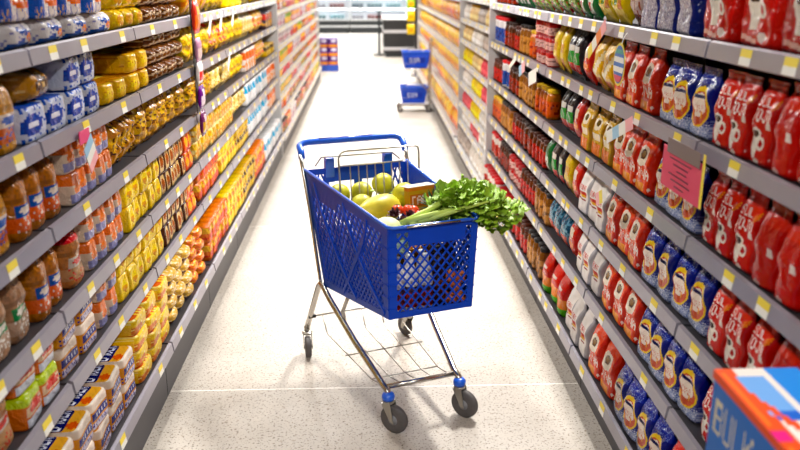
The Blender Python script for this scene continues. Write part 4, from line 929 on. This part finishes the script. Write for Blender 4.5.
# packed lower goods (seen through the lattice)
def sack(x, y, z, W, D, H, col, lab, cat='grocery bag', name='grocery_bag', rz=0.):
    cv = CV(14, 14, col); cv.speck(0, 1, .25, tuple(c*.7 for c in col), 3); cv.rect(.2, .35, .8, .6, tuple(min(255, c*1.2) for c in col))
    o = link(name, loft(W, D, H, BRICK, cv, None, 3, .02, 12, 3).mesh(name, M['clear'], True)); put(o, x, y, z, rz); tag(o, lab, cat); return o
sack(.31, -.09, .448, .165, .14, .25, (196, 190, 176), 'pale rice bag deep in the rear left of the cart', rz=PI/2)
sack(.31, .09, .448, .165, .14, .25, (150, 160, 90), 'green bean bag deep in the rear right of the cart', rz=PI/2)
sack(.50, -.085, .478, .16, .14, .24, (206, 180, 160), 'pinkish paper sack in the middle left of the cart', rz=PI/2)
sack(.50, .085, .478, .16, .14, .21, (170, 120, 70), 'brown sack in the middle right of the cart', rz=PI/2)
melon(.1, -.12, .82, .05, 'yellow melon against the rear flap on the left', 1)
melon(.1, -.012, .82, .05, 'yellow green melon by the left side wall of the cart', 2)
melon(.25, -.065, .80, .052, 'low yellow melon in the middle of the pile', 3)
melon(.1, .095, .85, .052, 'big yellow melon behind the wire grille', 4)
melon(.25, .14, .83, .055, 'big yellow melon by the right side wall of the cart', 5)
melon(.25, .045, .78, .045, 'green yellow melon low beside the carton', 6)
pap = blob('papaya', .062, .062, .115, M['papaya'], .003, 9, 2, pr=lambda z: 1-.28*z); put(pap, .365, -.03, .81, .35, PI/2*.95, 0); tag(pap, 'large yellow papaya lying in the middle of the cart', 'papaya')
for (x, y, z, s, l) in ((.31, -.16, .80, 1, 'thin plastic bag of produce by the left cart wall'), (.47, -.14, .80, 2, 'small thin plastic bag in front of the first')):
    o = blob('produce_bag', .036, .05, .042, M['plasticbag'], .012, 22, s); put(o, x, y, z, s); tag(o, l, 'produce bag')
cb = blob('cabbage', .068, .068, .055, M['cauli'], .006, 16, 4); put(cb, .64, -.10, .80, .2); tag(cb, 'pale green cabbage just behind the front wall', 'cabbage')
b = MB()
for k in range(7):
    a = 2*PI*k/7; pts = [(.045*math.cos(a), .045*math.sin(a), -.02), (.066*math.cos(a), .066*math.sin(a), .0), (.06*math.cos(a+.3), .06*math.sin(a+.3), .035)]; b.tube(pts, [.004, .003, .002], 5)
part('leaf_rib', b, M['stalk'], cb, True)
for i, (x, y, z) in enumerate([(.53, -.02, .84), (.59, .02, .84), (.62, -.02, .83), (.63, .055, .84)]):
    o = empty('purple_lettuce'); put(o, x, y, z-.02, i); tag(o, ['dark purple lettuce tuft left of the tomatoes', 'dark purple lettuce tuft in front of the tomatoes', 'purple lettuce tuft nearest the cabbage', 'purple lettuce tuft beside the celery stalks'][i], 'lettuce')
    b = MB(); rg = random.Random(i)
    for k in range(26):
        a = rg.uniform(0, 2*PI); e = rg.uniform(.3, 1.4); L = rg.uniform(.025, .045); d = Vector((math.cos(a)*math.cos(e), math.sin(a)*math.cos(e), math.sin(e))); t = Vector((-math.sin(a), math.cos(a), 0))
        p0 = Vector((0, 0, 0)); p1 = d*L*.6; p2 = d*L+Vector((0, 0, -.004)); w = .012
        b.add([p0-t*.002, p0+t*.002, p1+t*w, p1-t*w, p2+t*w*.6+d*.002, p2-t*w*.6, p1+Vector((0, 0, .005))], [(0, 1, 6), (1, 2, 6), (3, 0, 6), (6, 2, 4), (6, 4, 5), (6, 5, 3)])
    part('leaves', b, M['purple_leaf'], o)
for i, (x, y, z, r, l) in enumerate([(.475, .065, .825, .028, 'red tomato beside the carton'), (.52, .065, .835, .026, 'orange tomato nearer the right wall'), (.47, .015, .83, .026, 'topmost tomato against the carton'), (.575, .075, .83, .024, 'tomato lowest by the celery')]):
    o = blob('tomato', r, r, r*.88, M['tomato'], .002, 10, i); put(o, x, y, z, i); tag(o, l, 'tomato', 'tomatoes in the cart')
    b = MB()
    for k in range(5): a = 2*PI*k/5; b.tube([(0, 0, r*.86), (.012*math.cos(a), .012*math.sin(a), r*.84)], [.002, .001], 4)
    part('calyx', b, M['leafdk'], o)
for i, (y, z) in enumerate([(.02, .775), (.05, .77), (.09, .765)]):
    o = MB(); o.tube([(0, 0, 0), (.05, .004, 0), (.12, 0, .0), (.15, 0, 0)], [.014, .013, .008, .002], 12); o = link('carrot', o.mesh('carrot', M['carrot'], True)); put(o, .60, y, z-.01, .35+.1*i); tag(o, ['carrot leftmost under the purple lettuce', 'middle carrot under the lettuce', 'carrot nearest the right wall'][i], 'carrot', 'carrots in the cart')
# carton of food
def cartonbox(x, y, z, W, D, H, rz, tilt):
    o = empty('food_carton'); put(o, x, y, z, rz, tilt)
    cv = CV(24, 16, (206, 176, 96), W, H); cv.rect(.1, .3, .9, .75, (196, 120, 40)); cv.text('DADA', .16, .84, .36, .68, (246, 236, 216)); cv.rect(0, 0, 1, .12, (206, 60, 40)); cv.rect(0, .86, 1, 1, (226, 140, 50))
    part('box_body', loft(W, D, H, BOXR, cv, None, 12., back=(206, 176, 140)), M['card'], o)
    b = MB(); b.box(-W/2+.001, W/2-.001, -D/2+.001, D/2-.001, H, H+.003, (232, 222, 204)); part('box_lid', b, M['card'], o)
    return o
cx = cartonbox(.42, .138, .79, .14, .065, .12, PI/2+.15, -.1); tag(cx, 'small food carton with orange front by the right wall', 'food carton')
# pineapple crown
pn = empty('pineapple'); put(pn, .57, .145, .785, .2); tag(pn, 'pineapple with dark spiky crown by the right cart wall', 'pineapple')
b = MB(); b.lathe([(.02, -.09), (.042, -.07), (.048, -.02), (.045, .03), (.03, .06)], 18); part('fruit', b, mat('pineapple_rind', (150, 104, 40), .6, var=.4, scale=40, bump=.6, bscale=50), pn, True)
b = MB(); rg = random.Random(5)
for k in range(34):
    a = k*2.4; e = .25+1.15*k/34; L = .10-.02*(k/34); d = Vector((math.cos(a)*math.cos(e), math.sin(a)*math.cos(e), math.sin(e))); t = Vector((-math.sin(a), math.cos(a), 0)); o0 = Vector((0, 0, .06+.0005*k)); up = d.cross(t)*-.004
    p = [o0-t*.008, o0+t*.008, o0+d*L*.55+t*.007, o0+d*L*.55-t*.007, o0+d*L+Vector((0, 0, -.012*math.cos(e)))]
    b.add(p+[o0+d*L*.5+up], [(0, 1, 5), (1, 2, 5), (5, 2, 4), (5, 4, 3), (0, 5, 3)])
part('crown', b, M['leafdk'], pn)
# celery bunch: stalks inside, ruffled leaves spilling over the front right corner
ce = empty('celery_bunch'); put(ce, .66, -.05, .885, 0); tag(ce, 'leafy green celery bunch spilling over the front right corner', 'celery')
rg = random.Random(21)
b = MB(); ends = []
for k in range(11):
    o0 = Vector((.13+.012*(k % 4), -.05+.008*k, -.012+.006*(k % 3)))
    tgt = Vector((.12+rg.uniform(-.12, .10), .26+rg.uniform(-.12, .10), .045+rg.uniform(-.03, .03)))
    mid = o0.lerp(tgt, .5)+Vector((.02, 0, .012)); b.tube([o0, o0.lerp(mid, .5)+Vector((0.005, 0, .004)), mid, tgt], [.013, .011, .009, .004], 8); ends.append(tgt)
part('stalks', b, M['stalk'], ce, True)
def ruffle(b, c, d, t, L, w, ph, m=7, nn=8):
    """a lobed curly leaf: base c, direction d, side t"""
    n = d.cross(t).normalized(); vs = []; fs = []
    for i in range(m+1):
        s = i/m; ww = w*math.sin(PI*min(1, s*.88+.1))**.7*(1+.22*math.sin(s*16+ph))
        for j in range(nn+1):
            q = 2*j/nn-1; z = .22*w*abs(q)**1.3*math.sin(9*s+5*q+ph)+.12*w*math.sin(17*s+ph*2+q*6)*abs(q)-.45*L*s*s*.6+.2*w*q*q
            vs.append(c+d*L*s+t*ww*q+n*z)
    for i in range(m):
        for j in range(nn): a = i*(nn+1)+j; fs.append((a, a+1, a+nn+2, a+nn+1))
    b.add(vs, fs)
b = MB()
for k in range(460):
    # a mound of leaves whose long axis runs to the right of the cart
    th = rg.uniform(0, 2*PI); ph = rg.uniform(-1, 1); r = .35+.65*rg.random()
    c = Vector((.11+.12*math.cos(th)*r*math.sqrt(1-ph*ph), .275+.19*math.sin(th)*r*math.sqrt(1-ph*ph), .03+.085*ph*r-.05*max(0, math.sin(th))*r))
    d = (c-Vector((.08, .16, .02))).normalized(); d = (d+Vector((rg.uniform(-.7, .7), rg.uniform(-.5, .7), rg.uniform(-.5, .5)))).normalized()
    t = d.cross(Vector((rg.uniform(-.4, .4), rg.uniform(-.4, .4), 1))).normalized()
    ruffle(b, c, d, t, rg.uniform(.032, .055), rg.uniform(.017, .031), rg.uniform(0, 6))
lf = part('leaves', b, M['leaf'], ce, True)
# white bottles with dark labels behind the front lattice
def cbottle(x, y, z, H, r, body, lab, lab2, capc, label, mk='card', name='milk_bottle', cat='bottle', grp='bottles in the front of the cart'):
    cv = CV(14, 20, body); cv.rect(0, .12, 1, .38, lab); cv.rect(0, .42, 1, .5, lab2); cv.speck(.14, .36, .3, lab2, 2)
    o = link(name, loft(2*r, 2*r, H-.015, [(0, .92, .92), (.04, 1, 1), (.62, 1, 1), (.8, .72, .72), (.9, .4, .4), (1, .38, .38)], cv, None, 2.).mesh(name, M[mk], True)); put(o, x, y, z, rz=PI/2); tag(o, label, cat, grp); lid(r*.44, H-.015, .015, capc, 12)(o); return o
for i, (x, y) in enumerate([(.81, -.125), (.80, -.065), (.81, -.005), (.735, -.115), (.735, -.05), (.735, .01)]):
    cbottle(x, y, .517-(.81-x)*.15, .23, .029, (228, 224, 222), (150, 50, 40), (70, 50, 70), (226, 226, 226), 'white bottle with dark red label in the ' + ['front row, nearest the left corner', 'front row, second from the left corner', 'front row, third from the left corner', 'second row, nearest the left wall', 'second row, middle', 'second row, right'][i])
cbottle(.80, .055, .517, .25, .03, (40, 22, 18), (60, 30, 24), (120, 60, 30), (30, 20, 20), 'dark brown bottle to the right of the white bottles', 'film', 'sauce_bottle')
k = 0
for (x, y, z) in [(.815, .105, .545), (.815, .148, .548), (.81, .125, .592), (.765, .1, .54), (.765, .145, .54), (.81, .15, .63), (.76, .12, .585), (.80, .105, .635)]:
    o = blob('onion', .026, .026, .024, mat('onion_skin', (196, 100, 46), .4, var=.25, scale=12) if k == 0 else onion_m, .002, 10, k)
    if k == 0: onion_m = o.data.materials[0]
    put(o, x, y, z, k); tag(o, 'orange brown onion ' + ['at the bottom of the net, left', 'at the bottom of the net, by the corner', 'in the middle of the front row', 'behind the bottom left one', 'behind the bottom right one', 'upper right by the corner', 'behind the middle one', 'upper left beside the dark bottle'][k], 'onion', 'onions behind the front lattice'); k += 1
    b = MB(); b.tube([(0, 0, .022), (.002, 0, .032)], [.004, .001], 5); part('onion_tip', b, M['cream'], o)
gp = sack(.79, -.12, .76, .1, .05, .09, (190, 206, 170), 'small pale green snack pack above the white bottles', 'snack bag', 'snack_bag', PI/2)
sk = sack(.69, .12, .50, .11, .1, .24, (60, 44, 40), 'dark bag behind the onions', rz=PI/2)

# ------------------------------------------------------------------ stacked cartons in the right foreground
def dispbox(z, H, label, full):
    o = empty('display_carton', (.783, 1.19, z), 0.0)
    T = None
    W, D = .17, .5     # X extent, Y extent
    nu, nv = 46, 26
    cvf = CV(110, 44, (70, 120, 196)); cvf.rect(0, 0, 1, .25, (196, 206, 226)); cvf.speck(0, .35, .15, (150, 180, 220), 3); cvf.text('BULK', .04, .36, .56, .82, (222, 214, 190)); cvf.rect(.8, .2, 1, .7, (24, 84, 190))
    def facegrid(b, p0, du, dv, cv):
        vs = []; fs = []; cc = []
        for i in range(cv.nv+1):
            for j in range(cv.nu+1): vs.append(Vector(p0)+Vector(du)*j/cv.nu+Vector(dv)*i/cv.nv)
        for i in range(cv.nv):
            for j in range(cv.nu): a = i*(cv.nu+1)+j; fs.append((a, a+1, a+cv.nu+2, a+cv.nu+1)); cc.append(tuple(float(x) for x in cv.a[i, j]))
        b.add(vs, fs, cc)
    b = MB(); x0, x1, y0, y1 = -W/2, W/2, -D/2, D/2
    facegrid(b, (x0, y1, 0), (0, -D, 0), (0, 0, H), cvf)          # aisle side
    facegrid(b, (x0, y0, 0), (W, 0, 0), (0, 0, H), cvf); facegrid(b, (x1, y0, 0), (0, D, 0), (0, 0, H), cvf); facegrid(b, (x1, y1, 0), (-W, 0, 0), (0, 0, H), cvf)
    part('carton_body', b, M['card'], o)
    tp = CV(24, 30, (236, 226, 220))
    tp.rect(.0, 0, .2, 1, (232, 84, 40)); tp.rect(.16, .62, .5, .95, (150, 184, 230)); tp.rect(.22, .6, .48, .68, (40, 100, 200)); tp.band(.3, .42, -1.2, (232, 84, 40), .16, 1); tp.rect(.6, .7, 1, 1, (110, 156, 220)); tp.rect(.16, .05, .45, .3, (120, 166, 224)); tp.rect(.6, .1, .95, .35, (60, 120, 206)); tp.rect(0, .48, .16, .52, (226, 50, 130)); tp.rect(.05, 0, .1, .44, (246, 150, 110)); tp.rect(.05, .56, .1, .96, (246, 150, 110))
    b = MB(); facegrid(b, (x0-.003, y0, H), (W+.003, 0, 0), (0, D+.003, 0), tp); facegrid(b, (x0-.003, y1+.003, H-.018), (0, -D-.003, 0), (0, 0, .018), CV(4, 2, (232, 84, 40))); facegrid(b, (x0, y0-.001, H-.018), (W, 0, 0), (0, 0, .018), CV(4, 2, (232, 84, 40)))
    part('carton_top', b, M['card'], o)
    tag(o, label, 'carton', 'printed cartons stacked in the right foreground'); return o
dispbox(.0, .37, 'bottom carton of the stack in the right foreground', 1); dispbox(.372, .34, 'middle carton of the stack in the right foreground', 1); dispbox(.714, .29, 'blue and orange topmost carton in the right foreground', 1)

# ------------------------------------------------------------------ far end of the aisle
# refrigerated cabinets
def fridge(x0, x1, label):
    o = empty('fridge_cabinet', ((x0+x1)/2, 28.9, 0)); w = (x1-x0)/2-.004; tag(o, label, 'refrigerator', 'refrigerated cabinets at the end of the aisle')
    b = MB(); b.box(-w, w, .45, .9, 0, 2.2); b.box(-w, w, -.35, .45, 2.0, 2.2); b.box(-w, -w+.03, -.3, .45, .4, 2.0); b.box(w-.03, w, -.3, .45, .4, 2.0); part('cabinet_body', b, M['white'], o)
    b = MB(); b.box(-w, w, -.4, .45, .05, .20); b.box(-w, w, -.42, .45, .26, .38); part('bumper', b, M['dkgrey'], o)
    b = MB(); b.box(-w, w, -.39, .45, .2, .26); part('bumper_stripe', b, M['white'], o)
    b = MB(); b.box(-w, w, -.35, .45, .0, .05); part('plinth', b, M['black'], o)
    for z in (.42, .80, 1.15, 1.5):
        b = MB(); b.box(-w, w, -.34, .44, z, z+.025); b.box(-w, w, -.355, -.34, z-.005, z+.055); part('cabinet_shelf', b, M['white'], o)
        if z > .5: b = MB(); b.box(-w+.04, w-.04, -.33, -.30, z-.012, z-.002); part('shelf_lamp', b, M['cool_lamp'], o)
    b = MB(); b.box(-w+.04, w-.04, -.3, -.24, 1.97, 1.995); part('cabinet_lamp', b, M['lamp'], o)
    lt = area('lamp', (0, -.27, 1.96), 1.8, .05, 130, (.95, .98, 1)); lt.parent = o; lt.rotation_euler = (.5, 0, 0)
    return o
fridge(-2.6, -.62, 'white refrigerated cabinet on the left at the end of the aisle'); fridge(-.6, 1.38, 'white refrigerated cabinet in the centre at the end of the aisle'); fridge(1.4, 3.38, 'white refrigerated cabinet behind the dark counter')
dc = [(90, 116, 120), (150, 150, 156), (70, 84, 92), (120, 150, 156), (110, 60, 56)]
tubp = None
for zi, z in enumerate((.445, .825, 1.175, 1.525)):
    i = 0
    for g in range(7):
        xg = -1.95+g*.65
        for q in range(4):
            x = xg+.055+.13*q
            if not in_frame(x, 28.6, z, 10) or min(abs(x+.61), abs(x-1.39)) < .1: continue
            c = dc[(g*3+zi) % 5]; key = (g*3+zi) % 5
            pt_ = PROD.setdefault('tub%d' % key, {'proto': None})
            if pt_['proto'] is None:
                b = MB(); b.lathe([(.04, 0), (.052, .1), (.052, .105)], 12, c); o = link('dairy_tub', b.mesh('dairy_tub', M['card'], True)); pt_['proto'] = o
                l_ = MB(); l_.lathe([(.055, .105), (.055, .115), (.05, .118)], 12, tuple(min(255, v+80) for v in c)); part('tub_lid', l_, M['card'], o, True)
            else: o = copy_tree(pt_['proto'])
            o.location = (x, 28.66, z+.003); o.scale = (1.1, 1.1, 1.3)
            tag(o, f'small tub on the {["lowest", "second", "third", "top"][zi]} fridge shelf, {ORD[i]} from the left', 'dairy tub', 'tubs in the far fridge'); i += 1
# dark chest counter
o = empty('chest_counter', (.98, 20.2, 0)); tag(o, 'black chest counter with two grey stripes beyond the shelves', 'counter')
b = MB(); b.box(-.6, .6, -.75, .75, .08, .86); part('counter_body', b, M['black'], o)
b = MB(); b.box(-.55, .55, -.7, .7, 0, .08); part('plinth', b, M['dkgrey'], o)
for z in (.16, .56): b = MB(); b.box(-.61, .61, -.76, .76, z, z+.07); part('counter_stripe', b, M['rail_white'], o)
b = MB(); b.box(-.62, .62, -.77, .77, .86, .9); part('counter_top', b, M['white'], o)
o = empty('queue_post', (.28, 20.0, 0)); tag(o, 'thin dark post standing left of the black counter', 'post')
b = MB(); b.tube([(0, 0, .02), (0, 0, 1.05)], .03, 10); part('post', b, M['dkgrey'], o); b = MB(); b.lathe([(.14, 0), (.14, .015), (.03, .03)], 20); part('base', b, M['dkgrey'], o)
# purple carton display on a blue pallet
o = empty('carton_pallet', (-.80, 16.55, 0)); tag(o, 'blue cardboard base under the purple packs at the left shelf end', 'display base')
b = MB(); b.box(-.2, .2, -.2, .2, 0, .13); part('plinth_box', b, mat('royal_blue_card', (28, 70, 170), .5), o)
pp = None; i = 0
for L in range(3):
    for c in range(2):
        for dpt in range(2):
            if pp is None:
                cv = CV(14, 14, (84, 40, 130)); cv.rect(0, 0, 1, .36, (206, 120, 60)); cv.ell(.55, .2, .3, .15, (232, 160, 90)); cv.ell(.6, .75, .25, .16, (222, 216, 230)); cv.rect(0, .55, .3, .8, (40, 24, 60))
                o = link('cake_box', loft(.19, .19, .168, BOXR, cv, None, 12, back=(84, 40, 130)).mesh('cake_box', M['card'])); pp = o
            else: o = copy_tree(pp)
            o.location = (-.898+.196*c, 16.45+.196*dpt, .132+.17*L)
            tag(o, f'purple and orange cake box, {["lowest", "middle", "top"][L]} tier, {["left", "right"][c]} {["front", "back"][dpt]}', 'cake box', 'purple cake boxes on the blue base'); i += 1
# black display post with hanging bags at the right gondola end
o = empty('display_post', (.95, 15.5, 0)); tag(o, 'tall black display post at the far right shelf end', 'post')
b = MB(); b.box(-.06, .06, -.05, .05, .02, 1.9); part('post', b, M['black'], o); b = MB(); b.box(-.14, .14, -.14, .14, 0, .02); part('base', b, M['black'], o)
for k, (z, c) in enumerate([(1.25, (150, 190, 50)), (1.02, (226, 190, 40)), (.78, (236, 200, 40)), (1.5, (200, 200, 60))]):
    cv = CV(8, 8, c); cv.rect(.2, .3, .8, .6, (240, 150, 40)); o = link('snack_packet', loft(.15, .05, .19, PILLOW, cv, None, 3).mesh('snack_packet', M['film'], True)); o.location = (.815, 15.43, z); tag(o, f'yellow green snack packet hanging on the black post, {["second", "third", "lowest", "top"][k]} one', 'snack packet', 'snack packets on hanging strips')
    hk = MB(); hk.tube([(0, 0, .185), (.02, .01, .2), (.068, .02, .2)], .004, 5); part('hanging_hook', hk, M['wire'], o)

# ------------------------------------------------------------------ rolling rack with two hand baskets
st = empty('basket_trolley', (.64, 11.25, 0), 0); tag(st, 'chrome rolling rack holding two blue hand baskets by the right shelves', 'basket rack')
b = MB()
for s in (-1, 1): b.tube([(-.2, s*.17, .1), (.2, s*.17, .1), (.21, s*.17, .12), (.225, s*.17, .9), (.23, s*.17, .96), (.235, s*.17, .98)], .011, 8)
b.tube([(-.2, -.17, .1), (-.2, .17, .1)], .011, 8); b.tube([(.2, -.17, .1), (.2, .17, .1)], .011, 8)
part('rack_frame', b, M['chrome'], st, True)
b = MB(); b.box(-.2, .2, -.16, .16, .108, .12); part('rack_base', b, M['rail_white'], st)
b = MB()
for s in (-1, 1): b.tube([(.24, s*.165, .56), (-.13, s*.165, .585)], .008, 8); b.tube([(.22, s*.165, .25), (-.05, s*.165, .56)], .008, 8)
part('basket_arm', b, M['chrome'], st, True)
b = MB(); b.tube([(.235, -.17, .985), (.235, .17, .985)], .013, 8); part('push_handle', b, M['black'], st, True)
for x in (-.2, .2):
    for y in (-.17, .17):
        c = empty('caster', (x, y, 0)); c.parent = st
        b = MB(); b.lathe([(.02, -.011), (.04, -.011), (.04, .011), (.02, .011)], 18, T=Matrix.Translation((0, 0, .04)) @ Matrix.Rotation(PI/2, 4, 'X')); part('wheel', b, M['rubber'], c, True)
        b = MB(); b.box(-.012, .012, -.017, -.013, .035, .09); b.box(-.012, .012, .013, .017, .035, .09); b.box(-.012, .012, -.017, .017, .085, .094); part('fork', b, M['fork'], c)
def hand_basket(z, label, dx):
    o = empty('hand_basket', (.63+dx, 11.25, z)); tag(o, label, 'hand basket', 'blue hand baskets')
    w0, d0, w1, d1, H = .15, .11, .19, .15, .22
    walls = MB()
    for (a, c, cc, d_, nr) in (((-w0, -d0, 0), (w0, -d0, 0), (w1, -d1, H), (-w1, -d1, H), (0, 1, 0)), ((-w0, d0, 0), (w0, d0, 0), (w1, d1, H), (-w1, d1, H), (0, 1, 0)), ((-w0, -d0, 0), (-w0, d0, 0), (-w1, d1, H), (-w1, -d1, H), (1, 0, 0)), ((w0, -d0, 0), (w0, d0, 0), (w1, d1, H), (w1, -d1, H), (1, 0, 0))):
        f = q4(a, c, cc, d_); strip4(walls, f, nr, 0, 1, .84, 1, .006); strip4(walls, f, nr, 0, 1, 0, .14, .006)
        for u in range(9): strip4(walls, f, nr, u/8.6, u/8.6+.065, .1, .9, .005)
        strip4(walls, f, nr, 0, 1, .32, .66, .004)
    part('basket_wall', walls, M['blue'], o)
    b = MB(); b.box(-w0, w0, -d0, d0, -.002, .006); part('basket_floor', b, M['blue'], o)
    b = MB(); b.tube([(-w1, -d1, H), (w1, -d1, H), (w1, d1, H), (-w1, d1, H)], .008, 6, True); part('basket_rim', b, M['blue2'], o, True)
    for s in (-1, 1): b = MB(); b.tube([(-.1, s*d1, H), (-.09, s*(d1-.02), H+.03), (.09, s*(d1-.02), H+.03), (.1, s*d1, H)], .006, 6); part('carry_handle', b, M['black'] if s > 0 else M['rail_white'], o, True)
    cv = CV(30, 12, (12, 50, 170)); cv.text('DIA', .12, .7, .12, .88, (206, 214, 236))
    f = q4((-w0, -d0-.006, .0), (w0, -d0-.006, 0), (w1, -d1-.006, H), (-w1, -d1-.006, H)); b = MB()
    vs = []; fs = []; cc = []
    for i in range(13):
        for j in range(31): vs.append(f(.15+.7*j/30, .32+.34*i/12))
    for i in range(12):
        for j in range(30): a = i*31+j; fs.append((a, a+1, a+32, a+31)); cc.append(tuple(float(x) for x in cv.a[i, j]))
    b.add(vs, fs, cc); part('basket_lettering', b, M['card'], o)
hand_basket(.125, 'lower blue hand basket on the rolling rack', .0); hand_basket(.60, 'upper blue hand basket on the rolling rack', .03)

# ------------------------------------------------------------------ lights
li = 0
for sx, sn in ((-.95, 'left'), (1.0, 'right')):
    for k in range(9):
        y = [-.6, 1.7, 4.9, 7.2, 10.2, 13.2, 16.2, 20., 24.5][k]
        f = empty('ceiling_light', (sx, y, 3.3)); tag(f, f'white linear ceiling light of the {sn} row, {ORD[k]} from the camera', 'ceiling light', 'linear ceiling lights')
        b = MB(); b.box(-.09, .09, -.4, .4, .02, .08); part('housing', b, M['fixture'], f)
        b = MB(); b.box(-.07, .07, -.37, .37, .0, .02); part('diffuser', b, M['lamp'], f)
        b = MB(); b.tube([(0, -.3, .08), (0, -.3, .3)], .006, 6); b.tube([(0, .3, .08), (0, .3, .3)], .006, 6); part('suspension_rod', b, M['fixture'], f)
        lt = area('lamp', (0, 0, -.01), .14, .7, LP*[2.0, .0001, 3.7, .6, 2.0, 2.4, 2.8, 3.2, 4.0][k]*((.62 if sx < 0 else 1.25) if k == 2 else 1)); lt.parent = f
w = bpy.data.worlds.new('store_world'); SC.world = w; w.use_nodes = True  # even world glow added as soft fill through the shell's open sides
w.node_tree.nodes['Background'].inputs['Color'].default_value = (1, .97, .94, 1); w.node_tree.nodes['Background'].inputs['Strength'].default_value = WS

# ------------------------------------------------------------------ camera and colour
cam = bpy.data.cameras.new('camera'); co = bpy.data.objects.new('camera', cam); COL.objects.link(co)
co.matrix_world = Matrix(((CR.x, CU.x, -CF.x, 0), (CR.y, CU.y, -CF.y, 0), (CR.z, CU.z, -CF.z, CAMH), (0, 0, 0, 1)))
cam.sensor_width = 36; cam.lens = 36; cam.clip_start = .05; cam.clip_end = 100
cam.dof.use_dof = True; cam.dof.focus_distance = 3.2; cam.dof.aperture_fstop = FST
SC.camera = co
SC.view_settings.view_transform = 'Standard'; SC.view_settings.look = 'None'; SC.view_settings.gamma = 1; SC.view_settings.exposure = EXPO
SC.cycles.use_denoising = True
SC.cycles.max_bounces = 6; SC.cycles.diffuse_bounces = 4; SC.cycles.glossy_bounces = 3
SC.cycles.caustics_reflective = False; SC.cycles.caustics_refractive = False
dup = [k for k, v in USED.items() if v > 1]
print('things', sum(USED.values()), 'repeated labels', len(dup), dup[:8], 'long', [k for k in USED if len(k.split()) > 16][:5])
